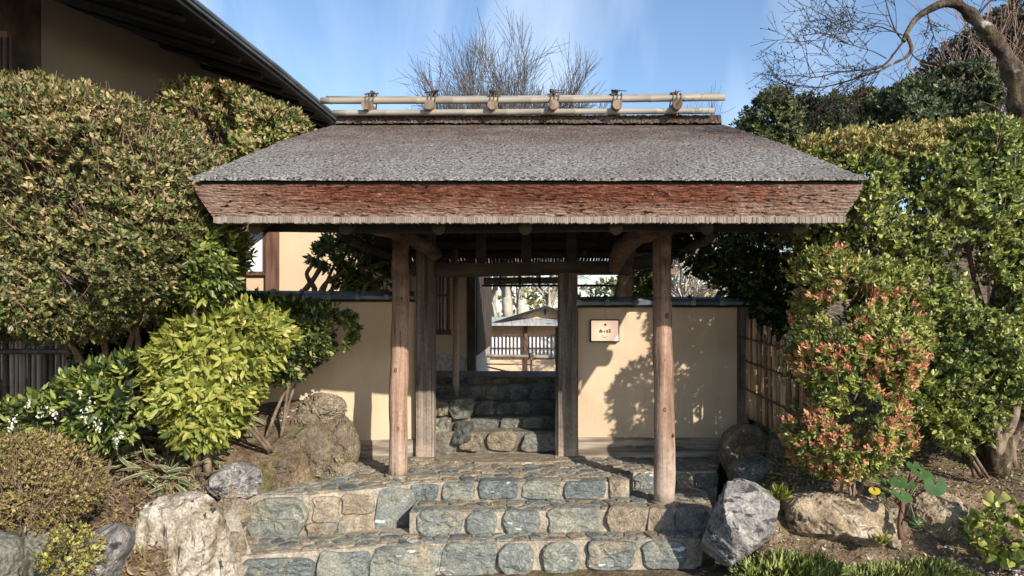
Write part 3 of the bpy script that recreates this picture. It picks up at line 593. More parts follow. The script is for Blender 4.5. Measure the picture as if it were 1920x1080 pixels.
# eave face below the gap strips (recessed)
fp = [(4.40, 2.262, 2.16), (4.41, 2.24, 2.155), (4.418, 2.22, 2.15), (4.432, 2.19, 2.142), (4.445, 2.16, 2.128), (4.462, 2.13, 2.112), (4.478, 2.10, 2.097), (4.492, 2.078, 2.085), (4.497, 2.062, 2.078), (4.56, 2.060, 2.06)]
V = []; fz = np.array([a[1] for a in fp[:-1]])[::-1]; fY = np.array([a[0] for a in fp[:-1]])[::-1]; fH = np.array([a[2] for a in fp[:-1]])[::-1]; kern = np.ones(6)/6
fr_ = [(float(np.interp(z, fz, fY)), z, float(np.interp(z, fz, fH))) for z in np.linspace(2.262, 2.062, 28)]+[fp[-1]]
for Y_, Z_, hw in fr_:
    X = np.linspace(-hw, hw, 420); nn_ = np.convolve(NR.normal(size=425), kern, 'valid'); V.append(np.stack([X, Y_+nn_*.0045+.002*nsum(X, X*0, X*0+Z_, 25, 8), Z_+X*0], 1))
fp = fr_; V = np.concatenate(V); i = np.arange(len(fp)*420).reshape(len(fp), 420); q = np.stack([i[:-1, :-1], i[1:, :-1], i[1:, 1:], i[:-1, 1:]], -1).reshape(-1, 4)
put('eave_face', V, gt, quads=q, mats=[M['fascia']])
mb = MB(); k = 0; x = -2.07
while x < 2.07:                                # row of pale stick ends under the eave face
    wv = R.uniform(.011, .016); y0 = 4.487+R.uniform(-.004, .003); zb = 2.027+R.uniform(-.004, .004); mb.box(x, x+wv-.0012, y0, y0+.05, zb, 2.068); x += wv
o = mb.build('eave_stick_ends', M['edge'], gt); o['kind'] = 'stuff'
# gable sides and underside
def und(Y): return float(np.interp(Y, [4.5, 4.8, 6.8, 9.0, 9.16], [2.035, 2.12, 2.98, 2.08, 1.985]))
ysx = list(np.linspace(4.53, 9.16, 34)); V = []; 
for y in ysx:
    hw = halfw(y)-.05
    V += [(-halfw(y), y, ztop(y)-.012), (-hw-.02, y, (ztop(y)+und(y))/2), (-hw, y, und(y)), (hw, y, und(y)), (hw+.02, y, (ztop(y)+und(y))/2), (halfw(y), y, ztop(y)-.012)]
fs = []
for i in range(len(ysx)-1):
    for k in (0, 1, 3, 4): fs.append((i*6+k, i*6+k+1, i*6+7+k, i*6+6+k))
for s_ in (0, 3):
    V2 = [v for i_, v in enumerate(V) if s_ <= i_ % 6 < s_+3]; MB().add(V2, [(i_*3+k, i_*3+k+1, i_*3+4+k, i_*3+3+k) for i_ in range(len(ysx)-1) for k in (0, 1)]).build('gable_thatch', M['fascia'], gt)
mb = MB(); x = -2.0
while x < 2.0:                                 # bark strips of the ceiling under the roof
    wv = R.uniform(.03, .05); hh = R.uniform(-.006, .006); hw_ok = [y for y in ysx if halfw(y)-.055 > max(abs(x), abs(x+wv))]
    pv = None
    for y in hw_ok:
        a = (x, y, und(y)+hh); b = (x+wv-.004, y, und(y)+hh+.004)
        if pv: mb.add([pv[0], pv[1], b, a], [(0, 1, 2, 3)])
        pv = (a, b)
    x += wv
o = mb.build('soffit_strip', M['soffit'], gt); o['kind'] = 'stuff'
MB().box(-1.96, 1.96, 9.06, 9.2, 1.965, 2.07).build('rear_eave_face', M['fascia'], gt)
# ridge
mb = MB(); n = 90
V = []
for (y, z) in ((6.60, 3.28), (6.605, 3.355), (6.66, 3.375), (6.94, 3.375), (6.995, 3.355), (7.0, 3.28)):
    X = np.linspace(-1.865, 1.865, 200); V.append(np.stack([X, y+NR.normal(size=200)*.003, z+NR.normal(size=200)*.003+.004*nsum(X, X*0, X*0, 12, 5)], 1))
V = np.concatenate(V); i = np.arange(6*200).reshape(6, 200); q = np.stack([i[:-1, :-1], i[:-1, 1:], i[1:, 1:], i[1:, :-1]], -1).reshape(-1, 4)
put('ridge_cover', V, gt, quads=q, mats=[M['thatch']])
for s_ in (-1, 1): MB().add([(s_*1.864, y, z) for y, z in ((6.60, 3.27), (6.605, 3.355), (6.66, 3.375), (6.94, 3.375), (6.995, 3.355), (7.0, 3.27))], [(0, 1, 2, 3, 4, 5)]).build('ridge_end', M['fascia'], gt)
def bamboo(name, a, b, r, m, parent, nodes=.38, sides=9, sag=0, seed=0, taper=1.0, child=True):
    a = Vector(a); b = Vector(b); ln = (b-a).length; rs = random.Random(seed); t = rs.uniform(.05, nodes)/ln; pts = [a]; rad = [r]; ts = []
    while t < .99: ts.append(t); t += nodes/ln*rs.uniform(.85, 1.15)
    for t in ts:
        for dt, k in ((-.012/ln, 1), (0, 1.14), (.012/ln, 1)): p = a.lerp(b, t+dt); p.z += sag*math.sin(math.pi*t); pts.append(p); rad.append(r*k*(1+(taper-1)*t))
    pts.append(b); rad.append(r*taper)
    return MB().tube(pts, rad, sides).build(name, m, parent, smooth=True)
bamboo('ridge_pole', (WX(603, 6.6), 6.58, WZ(189, 6.58)), (WX(1359, 6.58), 6.58, WZ(183, 6.58)), .031, M['bamboo_pale'], gt, seed=1, sag=-.01)
bamboo('ridge_pole', (WX(612, 6.66), 6.66, WZ(185, 6.66)), (WX(1350, 6.66), 6.66, WZ(179.5, 6.66)), .026, M['bamboo_pale'], gt, seed=2, sag=-.01)
bamboo('ridge_pole', (WX(625, 6.55), 6.55, WZ(212, 6.55)), (WX(1338, 6.55), 6.55, WZ(208, 6.55)), .029, M['bamboo_pale'], gt, seed=3, sag=.0)
bamboo('ridge_pole', (-1.9, 7.06, 3.39), (1.85, 7.06, 3.40), .029, M['bamboo_pale'], gt, seed=4)
for i, px in enumerate((686, 804, 923, 1038, 1158, 1271)):
    x = WX(px, 6.45); lg = MB().tube([(x, 6.45, 3.415), (x, 6.8, 3.42), (x, 7.12, 3.415)], [.047, .051, .047], 10, wob=.05).build('ridge_log', M['bark'], gt, smooth=True)
    xc = x+.005
    for dx in (-.035, .0, .04):                # lashing cord
        loop = [(xc+dx+.045*math.sin(t)*.3, 6.61+.075*math.cos(t), 3.455+.115*math.sin(t)) for t in np.linspace(0, 2*math.pi, 12)]; MB().tube(loop, .0065, 5).build('cord', M['node'], lg, smooth=True)
    for q_ in range(4):
        a0 = Vector((xc+.012, 6.62, 3.555)); MB().tube([a0, a0+Vector((R.uniform(-.06, .06), R.uniform(-.03, .03), R.uniform(.02, .05))), a0+Vector((R.uniform(-.09, .09), R.uniform(-.04, .04), R.uniform(.0, .06)))], [.011, .009, .005], 5).build('cord_end', M['node'], lg, smooth=True)
# posts
def logpost(name, base, top, r0, r1, m, seed, parent, knots=()):
    rs = random.Random(seed); b = Vector(base); t = Vector(top); n = 26; pts = []; rad = []
    for i in range(n+1):
        u = i/n; p = b.lerp(t, u); p.x += .004*math.sin(u*9+seed)+.002*math.sin(u*23+seed*2); pts.append(p)
        r = r0+(r1-r0)*u; r *= 1+.02*math.sin(u*14+seed*1.3)+.012*math.sin(u*31+seed)
        for ku, ka in knots: r *= 1+ka*math.exp(-((u-ku)/.025)**2)
        rad.append(r)
    return MB().tube(pts, rad, 18, wob=.025).build(name, m, parent, smooth=True)
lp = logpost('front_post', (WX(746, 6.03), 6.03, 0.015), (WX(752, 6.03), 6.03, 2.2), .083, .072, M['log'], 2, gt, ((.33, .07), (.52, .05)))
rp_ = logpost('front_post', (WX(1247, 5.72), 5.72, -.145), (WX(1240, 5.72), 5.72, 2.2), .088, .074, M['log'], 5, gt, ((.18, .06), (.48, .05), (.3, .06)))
def knot(parent, Y, px, py, s_):
    p = P(px, py, Y); p.y -= .076; vs = []; n = 10
    for k_, d in ((1, .01), (.7, -.006), (.45, -.012), (.25, -.002)):
        for j in range(n): t = j*2*math.pi/n; vs.append(p+Vector((math.cos(t)*s_*k_, d, math.sin(t)*s_*1.5*k_)))
    MB().add(vs, [(r*n+j, r*n+(j+1) % n, r*n+n+(j+1) % n, r*n+n+j) for r in range(3) for j in range(n)]+[tuple(range(3*n, 4*n))]).build('knot', M['red_wood'], parent, smooth=True)
for a in ((745, 693, .018), (749, 801, .017), (756, 560, .012), (754, 460, .012)): knot(lp, 6.03, *a)
for a in ((1243, 766, .018), (1259, 814, .012), (1247, 592, .02), (1241, 487, .012), (1243, 674, .01)): knot(rp_, 5.72, *a)
def padstone(x, y, z, rx, ry, seed):
    rs = random.Random(seed); pl = chaikin([(x+math.cos(t)*rx*rs.uniform(.85, 1.1), y+math.sin(t)*ry*rs.uniform(.85, 1.1)) for t in np.linspace(0, 2*math.pi, 9)[:-1]], 2)
    MB().prism(pl, z-.1, z).build('base_stone', M['stone_tan'], gt)
padstone(lp.matrix_world.translation.x+WX(746, 6.03), 6.03, .022, .125, .12, 1)
padstone(WX(1247, 5.72), 5.72, -.130, .12, .12, 2)
def grooved(name, x0, x1, y0, y1, z0, z1, m, seed):
    rs = random.Random(seed); xsn = np.linspace(x0, x1, 14); n = 10; vs = []; zz = np.linspace(z0, z1, n)
    for z in zz:
        for j, x in enumerate(xsn): vs.append((x+.003*math.sin(z*5), y0+(.006 if j % 13 else .012)+.002*math.sin(j*1.3+z*1.3)+.0015*math.sin(j*3.1-z*2), z))
        vs.append((x1, y1, z)); vs.append((x0, y1, z))
    c = 16; fs = [(r*c+k, r*c+(k+1) % c, r*c+c+(k+1) % c, r*c+c+k) for r in range(n-1) for k in range(c)]+[tuple(range((n-1)*c, n*c))]
    return MB().add(vs, fs).build(name, m, gt)
grooved('main_post', WX(779, 6.75), WX(813, 6.75), 6.75, 6.93, -.01, 2.26, M['timber'], 1)
grooved('jamb_post', WX(1047, 6.75), WX(1083, 6.75), 6.75, 6.93, -.0, 1.84, M['timber'], 2)
MB().box(WX(1042, 6.8), WX(1048, 6.8), 6.80, 6.9, .0, 1.30).build('door_stop', M['timber'], gt)
MB().box(WX(770, 6.72), WX(820, 6.72), 6.68, 6.98, -.05, .018, .006).build('base_stone', M['stone_tan'], gt)
MB().box(WX(1040, 6.72), WX(1098, 6.72), 6.68, 6.98, -.05, .028, .006).build('base_stone', M['stone_tan'], gt)
rs_ = random.Random(3)
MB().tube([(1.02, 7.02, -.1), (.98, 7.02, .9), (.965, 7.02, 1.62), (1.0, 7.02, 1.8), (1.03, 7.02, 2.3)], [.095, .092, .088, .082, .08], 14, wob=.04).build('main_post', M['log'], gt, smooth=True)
# header and beams
pts = [(x, 6.84+.008*math.sin(x*3), 1.885+.012*math.sin(x*2.2)) for x in np.linspace(-1.16, 1.02, 16)]
MB().tube(pts, [.092]*16, 4, rot=math.pi/4, wob=.02).build('header_beam', M['beam'], gt)
MB().tube([(x, 7.35, 2.19+.006*math.sin(x*4)) for x in np.linspace(-1.64, 1.64, 12)], .058, 9, wob=.03).build('purlin', M['beam'], gt, smooth=True)
MB().tube([(x, 8.5, 2.18+.006*math.sin(x*4)) for x in np.linspace(-1.8, 1.8, 12)], .05, 9, wob=.03).build('purlin', M['beam'], gt, smooth=True)
MB().tube([(x, 6.85, 2.52) for x in np.linspace(-1.86, 1.86, 8)], .08, 10, wob=.03).build('ridge_beam', M['beam'], gt, smooth=True)
MB().tube([(x, 6.9, 2.335) for x in np.linspace(-1.86, 1.86, 8)], .075, 10, wob=.03).build('purlin', M['dark_timber'], gt, smooth=True)
MB().tube([(x, 5.02, 2.10+.008*math.sin(x*2)) for x in np.linspace(-2.03, 2.03, 14)], .072, 12, wob=.02).build('front_purlin', M['black'], gt, smooth=True)
MB().tube([(x, 5.86, 2.25) for x in np.linspace(-1.9, 1.95, 10)], .06, 10, wob=.02).build('purlin', M['beam'], gt, smooth=True)
MB().tube([(-1.60, 6.0, 2.10), (-1.60, 8.6, 2.09)], .05, 8).build('tie_beam', M['beam'], gt, smooth=True)
MB().tube([(1.60, 6.0, 2.10), (1.60, 8.6, 2.09)], .05, 8).build('tie_beam', M['beam'], gt, smooth=True)
for px in (902, 987, 1071): MB().box(WX(px-9, 6.85), WX(px+9, 6.85), 6.82, 6.90, 1.955, 2.34).build('strut', M['beam'], gt)
for x in (-1.87, -1.25, -.615, -.02, .6, 1.22, 1.85):
    MB().tube([(x, 4.66, 2.012), (x, 5.7, 2.43), (x, 6.78, 2.88)], .046, 10).build('rafter', M['beam'], gt, smooth=True)
    MB().tube([(x*.97, 6.84, 2.90), (x*.97, 9.0, 2.02)], .042, 8).build('rafter', M['beam'], gt, smooth=True)
pth = smoothpath([P(683, 424, 5.35), P(735, 436, 5.75), P(775, 447, 6.2), P(818, 478, 6.72)], 5)
MB().tube(pth, interp([.04, .05, .06, .07, .075, .065], len(pth)), 12, wob=.12).build('curved_arm', M['arm'], gt, smooth=True)
pth = smoothpath([P(1268, 424, 5.5), P(1225, 432, 5.7), P(1188, 446, 6.1), P(1160, 478, 6.5), P(1152, 506, 6.72)], 5)
MB().tube(pth, interp([.06, .075, .085, .09, .08, .055], len(pth)), 12, wob=.10).build('curved_arm', M['arm'], gt, smooth=True)
pth = smoothpath([P(690, 442, 6.1), P(705, 470, 7.2), P(722, 500, 8.6)], 4)
MB().box(WX(1182, 7.0), WX(1226, 7.0), 6.98, 7.08, WZ(505, 7), WZ(482, 7)).build('side_beam', M['beam'], gt)
# bamboo gutter hung under the rear eave
gy = 9.12; ggz = WZ(527, gy)
gu = bamboo('gutter', (-.60, gy, ggz), (.42, gy, ggz+.01), .045, M['bamboo_pale'], gt, seed=7, nodes=.5)
MB().box(-.62, 1.2, gy-.02, gy+.02, ggz-.075, ggz-.046).build('gutter_batten', M['dark_timber'], gt)
for px in (938, 975, 1012): MB().box(WX(px-2, gy), WX(px+2, gy), gy-.06, gy-.045, ggz-.09, ggz+.11).build('gutter_hook', M['node'], gt)
# ------------------------------------------------------------------ garden walls with tiled coping
def wall(name, label, a, b, z0, z1, posts=(), tilez=None, tb=None, rail=.13, flipcap=0):
    a = Vector((a[0], a[1], 0)); b = Vector((b[0], b[1], 0)); d = (b-a).normalized(); nrm = Vector((d.y, -d.x, 0)); ln = (b-a).length
    t = thing(name, (a+b)/2+Vector((0, 0, z0)), label, 'wall')
    def bx(u0, u1, v0, v1, za, zb, nm, m, par=t, nu=1):
        vs = []; 
        for z in (za, zb):
            for u, v in ((u0, v0), (u1, v0), (u1, v1), (u0, v1)): p = a+d*u+nrm*v; vs.append((p.x, p.y, z))
        return MB().add(vs, [(3, 2, 1, 0), (4, 5, 6, 7), (0, 1, 5, 4), (1, 2, 6, 5), (2, 3, 7, 6), (3, 0, 4, 7)]).build(nm, m, par)
    bx(0, ln, .0, -.13, z0+rail, z1, 'plaster_panel', M['plaster'])
    bx(0, ln, .035, -.15, z0-.05, z0+rail, 'bottom_rail', M['timber_h'])
    ta, tb_ = tilez if tilez else (0, ln)
    bx(ta, tb_, .075, -.2, z1+.001, z1+.022, 'coping_board', M['black'])
    w_ = .262; n = max(1, round((tb_-ta)/w_)); w_ = (tb_-ta)/n
    for i in range(n):
        u0 = ta+i*w_; vs = []; prof = [(.105, 0), (.11, .03), (.04, .062), (-.05, .085), (-.17, .045), (-.21, .02), (-.21, 0)]
        for uu in (u0+.002, u0+w_-.002):
            for v, z in prof: p = a+d*uu+nrm*v; vs.append((p.x, p.y, z1+.024+z+R.uniform(-.0015, .0015)))
        m_ = len(prof); fs = [(k, k+1, m_+k+1, m_+k) for k in range(m_-1)]+[tuple(range(m_)), tuple(range(2*m_-1, m_-1, -1))]
        tl = MB().add(vs, fs).build('coping_tile', M['tile'], t)
        vs = []; c = 7; u1 = u0
        for v, z in prof[:6]:
            for k in range(c):
                an = math.pi*k/(c-1); p = a+d*(u1-math.cos(an)*.026)+nrm*(v+(.012 if v > .1 else 0)); vs.append((p.x, p.y, z1+.02+z+math.sin(an)*.026))
        fs = [(r*c+k, r*c+k+1, r*c+c+k+1, r*c+c+k) for r in range(5) for k in range(c-1)]+[tuple(range(c))]
        MB().add(vs, fs).build('tile_roll', M['tile'], tl, smooth=False)
    return t, bx
wl_, bxl = wall('garden_wall', 'plain beige plaster garden wall with tiled coping left of the gate', (-3.05, 6.58), (WX(778, 6.86), 6.86), .02, 1.555, rail=.16)
wr_, bxr = wall('garden_wall', 'beige plaster garden wall with the lit sign and leaf shadows right of the gate', (WX(1084, 6.86), 6.86), (WX(1400, 6.86), 6.84), .03, 1.50, rail=.165)
MB().box(WX(1384, 6.8), WX(1401, 6.8), 6.76, 6.9, .15, 1.50).build('end_post', M['timber'], wr_)
MB().tube([(WX(1396, 6.8), 6.84, 1.585), (WX(1436, 6.8), 6.83, 1.575)], .04, 8).build('coping_end', M['timber'], wr_, smooth=True)
# ------------------------------------------------------------------ lit sign
sg = thing('wall_sign', P(1134, 642, 6.80), 'small lit white sign with brush lettering hung on the right plaster wall', 'sign')
sx0, sx1, sz0, sz1 = WX(1108, 6.8), WX(1160, 6.8), WZ(640, 6.8), WZ(600.5, 6.8)
MB().box(sx0-.008, sx1+.008, 6.805, 6.858, sz0-.008, sz1+.008, .004).build('frame', M['black'], sg)
em = bpy.data.materials.new('backlit_panel'); em.use_nodes = True; nn = em.node_tree.nodes; ll = em.node_tree.links; bs = nn['Principled BSDF']; bs.inputs['Base Color'].default_value = (.82, .82, .8, 1); bs.inputs['Roughness'].default_value = .35
tcc = nn.new('ShaderNodeTexCoord'); mp2 = nn.new('ShaderNodeMapping'); mp2.inputs['Location'].default_value = (.06*1.0, 0, -.10); gr = nn.new('ShaderNodeTexGradient'); gr.gradient_type = 'SPHERICAL'; mp2.inputs['Scale'].default_value = (6.5, .1, 6.5)
cr = nn.new('ShaderNodeValToRGB'); cr.color_ramp.elements[0].color = (.36, .20, .12, 1); cr.color_ramp.elements[1].color = (.60, .44, .24, 1)
ll.new(tcc.outputs['Object'], mp2.inputs[0]); ll.new(mp2.outputs[0], gr.inputs[0]); ll.new(gr.outputs[0], cr.inputs[0]); ll.new(cr.outputs[0], bs.inputs['Emission Color']); bs.inputs['Emission Strength'].default_value = 1.2
mp2.inputs['Location'].default_value = (.25, 0, -.65)
MB().box(sx0+.004, sx1-.004, 6.797, 6.804, sz0+.004, sz1-.004).build('panel', em, sg)
ink = mat('black_ink', [(.3, (.01, .01, .01)), (.7, (.015, .015, .015))], bump=0); seal = mat('tan_emblem_ink', [(.3, (.55, .30, .15)), (.7, (.6, .34, .18))], bump=0); faint = mat('faint_grey_ink', [(.3, (.38, .34, .30)), (.7, (.42, .38, .33))], bump=0)
def stroke(pts, w_, m, nm, Y=6.7955):       # flat brush stroke; pts in photo pixels
    pts = [P(a, b, Y) for a, b in pts]; pts = smoothpath([(p.x, Y, p.z) for p in pts], 3); vs = []; n = len(pts)
    for i, p in enumerate(pts):
        d = (pts[min(i+1, n-1)]-pts[max(i-1, 0)]).normalized(); s_ = Vector((-d.z, 0, d.x))*w_*(.45+.55*math.sin(math.pi*(i+.6)/(n+.2))); vs += [p+s_, p-s_]
    MB().add(vs, [(2*i, 2*i+1, 2*i+3, 2*i+2) for i in range(n-1)]).build(nm, m, sg)
for s_ in ([(1124, 619.5), (1129, 618.5)], [(1126.5, 617.5), (1126, 621), (1128, 624)], [(1129, 620.5), (1125.5, 623.5), (1123.3, 622), (1127, 620.5), (1130, 622.5), (1128, 624)],
           [(1130.8, 622), (1131.8, 622.6)], [(1133, 619.5), (1133.5, 622.5), (1134.6, 623.5)], [(1136, 619.5), (1136.8, 622)],
           [(1138.3, 618.5), (1138, 623.6)], [(1139, 619), (1141, 618.5)], [(1140.4, 618), (1139.8, 623), (1138.8, 623.6), (1140.8, 624)],
           [(1142, 618), (1145, 617.6)], [(1143.6, 617.4), (1143.2, 620.5), (1142.3, 623.8)], [(1142.2, 620), (1145, 619.8)], [(1143, 621.5), (1145, 623.6)], [(1143, 623.8), (1145, 622)]): stroke(s_, .0038, ink, 'letter_stroke')
em_c = P(1135, 609, 6.7955); mb = MB(); mb.add([em_c+Vector((math.cos(t)*.013, 0, math.sin(t)*.013)) for t in np.linspace(0, 2*math.pi, 15)[:-1]], [tuple(range(14))]); mb.build('emblem', seal, sg)
stroke([(1129.5, 627), (1130, 631), (1133, 632.6), (1136.5, 632), (1138, 629)], .003, faint, 'letter_stroke')
# ------------------------------------------------------------------ bamboo fences
def cane(name, parent, a, b, r, m, seed, npitch=.24):
    rs = random.Random(seed); a = Vector(a); b = Vector(b); ln = (b-a).length; pts = [a]; rad = [r]; z = rs.uniform(.05, npitch); off = Vector((rs.uniform(-.006, .006), rs.uniform(-.006, .006), 0))
    while z < ln-.02:
        for dz, k in ((-.008, 1), (0, 1.18), (.008, 1)): pts.append(a.lerp(b, (z+dz)/ln)+off*math.sin(z*3)); rad.append(r*k)
        z += npitch*rs.uniform(.8, 1.2)
    pts.append(b); rad.append(r*.92); return MB().tube(pts, rad, 7).build(name, m, parent, smooth=True)
bf = thing('bamboo_fence', (-4.6, 5.95, .5), 'dark grey bamboo fence behind the white flowering shrub on the left', 'fence')
x = -6.2; k = 0
while x < -3.05:
    r = R.uniform(.014, .028); cane('cane', bf, (x+r, 6.02+R.uniform(-.01, .01), .42), (x+r+R.uniform(-.01, .01), 6.02, 1.40+R.uniform(-.04, .04)), r, M['bamboo_grey'], k); x += 2*r+R.uniform(.0, .012); k += 1
for z, s_ in ((WZ(658, 5.95), 5), (WZ(754, 5.95), 6), (1.33, 9)):
    bamboo('rail', (-6.3, 5.965, z), (-3.05, 5.965, z-.01), .024, M['bamboo_grey'], bf, seed=s_); bamboo('rail', (-6.3, 6.075, z), (-3.05, 6.075, z-.01), .02, M['bamboo_grey'], bf, seed=s_+9)
f2 = thing('bamboo_fence', (2.12, 6.1, .4), 'brown bamboo fence running forward from the wall end beside the red tipped shrub', 'fence')
n = 24
for i in range(n):
    u = i/(n-1); y = 6.78-1.5*u; xx = 2.13+.02*math.sin(i)+.015*u
    cane('cane', f2, (xx, y, .44-.03*u), (xx+R.uniform(-.02, .02), y+R.uniform(-.02, .02), 1.40-.24*u+R.uniform(-.07, .07)), R.uniform(.012, .019), M['bamboo_brown'], 50+i, .17)
for z in (.68, .95, 1.17): bamboo('rail', (2.155, 6.8, z+.04), (2.175, 5.3, z-.04), .014, M['bamboo_grey'], f2, seed=int(z*10)); bamboo('rail', (2.095, 6.8, z+.04), (2.115, 5.3, z-.04), .009, M['node'], f2, seed=int(z*10)+3, nodes=.1)
#PART3
# ================================================================== LEFT HOUSE
def quadwall(name, pts, th, m, parent):       # wall from plan polyline a->b with heights
    (ax, ay), (bx_, by_), z0, z1 = pts; a = Vector((ax, ay, 0)); b = Vector((bx_, by_, 0)); d = (b-a).normalized(); n = Vector((-d.y, d.x, 0))*th
    z1a, z1b = (z1 if isinstance(z1, tuple) else (z1, z1))
    vs = [(*a.xy, z0), (*b.xy, z0), (*(b+n).xy, z0), (*(a+n).xy, z0), (*a.xy, z1a), (*b.xy, z1b), (*(b+n).xy, z1b), (*(a+n).xy, z1a)]
    return MB().add(vs, [(3, 2, 1, 0), (4, 5, 6, 7), (0, 1, 5, 4), (1, 2, 6, 5), (2, 3, 7, 6), (3, 0, 4, 7)]).build(name, m, parent)
hs = thing('house', (-4, 10, .6), 'traditional house with beige walls and a wide dark eave, upper left behind the hedge', 'house')
quadwall('wall', ((-13, 10), (-1.52, 10), -.1, 3.35), .15, M['plaster_house'], hs)
quadwall('upper_wall', ((-4.39, 6.15), (-3.70, 7.72), 2.2, 4.3), .12, M['plaster_shaded'], hs)
quadwall('upper_wall', ((-3.70, 7.72), (-3.3, 9.98), 2.95, 4.3), .12, M['plaster_shaded'], hs)
quadwall('corner_post', ((-4.62, 5.75), (-4.395, 6.14), 1.2, 4.3), .18, M['dark_timber'], hs)
quadwall('upper_wall', ((-7.5, 5.6), (-4.63, 5.78), 1.2, 4.3), .12, M['plaster_shaded'], hs)
wi = MB().box(WX(-60, 5.7), WX(26, 5.7), 5.62, 5.68, WZ(170, 5.7), WZ(66, 5.7)).build('window_frame', M['red_wood'], hs)
for px in (-40, -20, -4, 8, 17): MB().box(WX(px, 5.6), WX(px+5, 5.6), 5.60, 5.62, WZ(168, 5.6), WZ(70, 5.6)).build('window_bar', M['dark_timber'], wi)
# roof slab with its eave edge running away from the viewer
e = [(-2.36, 9.62, 3.99), (-2.62, 8.9, 3.985), (-2.86, 5.54, 4.0), (-3.02, 3.0, 4.05)]
MB().add([(-2.50, 9.9, 3.94), (-2.58, 9.2, 3.98), (-2.70, 7.4, 3.985), (-2.86, 5.54, 3.98), (-3.0, 3.2, 3.98), (-8, 3.2, 5.6), (-8, 9.9, 5.6)] +
         [(-2.50, 9.9, 4.03), (-2.58, 9.2, 4.07), (-2.70, 7.4, 4.075), (-2.86, 5.54, 4.07), (-3.0, 3.2, 4.07), (-8, 3.2, 5.75), (-8, 9.9, 5.75)],
         [tuple(range(7)), tuple(range(13, 6, -1))]+[(k, 7+k, 7+(k+1) % 7, (k+1) % 7) for k in range(7)]).build('eave', M['black'], hs)
mb = MB(); ed = [(-2.49, 9.93, 3.96), (-2.565, 9.2, 4.0), (-2.685, 7.4, 4.005), (-2.845, 5.54, 4.0), (-2.985, 3.2, 4.0)]
mb.tube([(a+.012, b, c+.066) for a, b, c in ed], .026, 6); mb.tube([(a, b, c+.035) for a, b, c in ed], .018, 6); mb.build('eave_edge', M['copper'], hs, smooth=True)
for i in range(14):                           # eave rafters
    y = 3.5+i*.47; x0 = np.interp(y, [3.2, 5.54, 7.4, 9.9], [-3.0, -2.86, -2.7, -2.5])-.12
    MB().tube([(x0, y, 3.965), (x0-1.7, y, 4.48)], .032, 6).build('eave_rafter', M['black'], hs)
u0, u1 = P(296, 50, 8.4), P(180, -90, 8.4)
MB().add([u0, u1, u1+Vector((-.12, 0, -.30)), u0+Vector((-.20, 0, -.12)), u0+Vector((-.2, 2.5, .1)), u1+Vector((-.2, 2.5, .1)), u1+Vector((-.32, 2.5, -.2)), u0+Vector((-.4, 2.5, 0))],
         [(0, 1, 2, 3), (7, 6, 5, 4), (0, 4, 5, 1), (3, 2, 6, 7), (0, 3, 7, 4), (1, 5, 6, 2)]).build('upper_roof', M['red_wood'], hs)
a_ = u0+Vector((-.1, .3, -.1)); MB().add([a_, a_+Vector((-3, 0, 2.6)), a_+Vector((-6, 0, 0)), a_+Vector((-6, 0, -1.4)), a_+Vector((0, 0, -1.2))], [(0, 1, 2, 3, 4)]).build('upper_gable', M['black'], hs)
# sunlit lower front: corner post, window, second post
MB().box(WX(500, 9.95), WX(522, 9.95), 9.90, 9.99, .6, 3.2).build('post', M['red_wood'], hs)
MB().box(WX(340, 9.95), WX(356, 9.95), 9.90, 9.99, .6, 3.2).build('post', M['red_wood'], hs)
fr = MB().box(WX(400, 9.95), WX(499.5, 9.95), 9.93, 9.99, WZ(516, 9.95), WZ(509, 9.95)).box(WX(494, 9.95), WX(499.5, 9.95), 9.931, 9.99, WZ(508.8, 9.95), 3.1).box(WX(400, 9.95), WX(406, 9.95), 9.931, 9.99, WZ(508.8, 9.95), 3.1).build('window_frame', M['red_wood'], hs)
MB().box(WX(406, 9.97), WX(494, 9.97), 9.965, 9.995, WZ(509, 9.97), 3.1).build('window_pane', M['paper'], fr)
# porch side of the house seen through the gate
hp = thing('porch', (-1.2, 9.5, .66), 'shaded porch wing with a lattice window and board siding seen through the gate', 'porch')
YW = 9.45
MB().box(-2.0, WX(876, YW), YW, YW+.12, .88, 3.0).build('wall', M['plaster_house'], hp)
MB().box(-2.0, WX(880, YW), YW-.03, YW+.13, -.1, .879).build('plinth', M['white_plaster'], hp)
MB().box(WX(876, YW)+.002, WX(891, YW), YW-.05, YW+.1, -.1, 3.0).build('corner_post', M['dark_timber'], hp)
sdx0 = WX(891, YW)+.002
quadwall('side_wall', ((sdx0, YW+.1), (sdx0-.02, 13.2), 2.15, 3.0), .08, M['plaster_house'], hp)
quadwall('side_wall', ((sdx0, YW+.101), (sdx0-.02, 13.2), 1.27, 2.149), .06, M['plaster_house'], hp)
quadwall('side_plinth', ((sdx0+.01, YW+.101), (sdx0-.01, 13.2), -.1, .85), .08, M['white_plaster'], hp)
for i in range(16): y = YW+.12+i*.23; MB().box(sdx0-.01, sdx0+.02+.004*(i % 2), y, y+.222, .86, 2.12).build('siding_board', M['dark_timber'], hp)
MB().box(sdx0-.01, sdx0+.035, YW+.1, 13.1, 2.122, 2.17).build('siding_rail', M['bamboo_pale'], hp)
wf = MB().box(WX(816, YW), WX(846, YW), YW-.06, YW-.004, WZ(627, YW), WZ(618, YW)).box(WX(838, YW), WX(844, YW), YW-.061, YW-.004, WZ(617.9, YW), 2.6).box(WX(816, YW), WX(837.9, YW), YW-.059, YW-.004, WZ(556, YW), WZ(552, YW)).build('window_frame', M['red_wood'], hp)
MB().box(WX(800, YW), WX(838, YW), YW-.02, YW-.003, WZ(618, YW), 2.6).build('window_pane', M['paper'], wf)
for px in (818, 824, 830): MB().box(WX(px, YW), WX(px+3, YW), YW-.05, YW-.022, WZ(618, YW), 2.6).build('lattice_bar', M['red_wood'], wf)
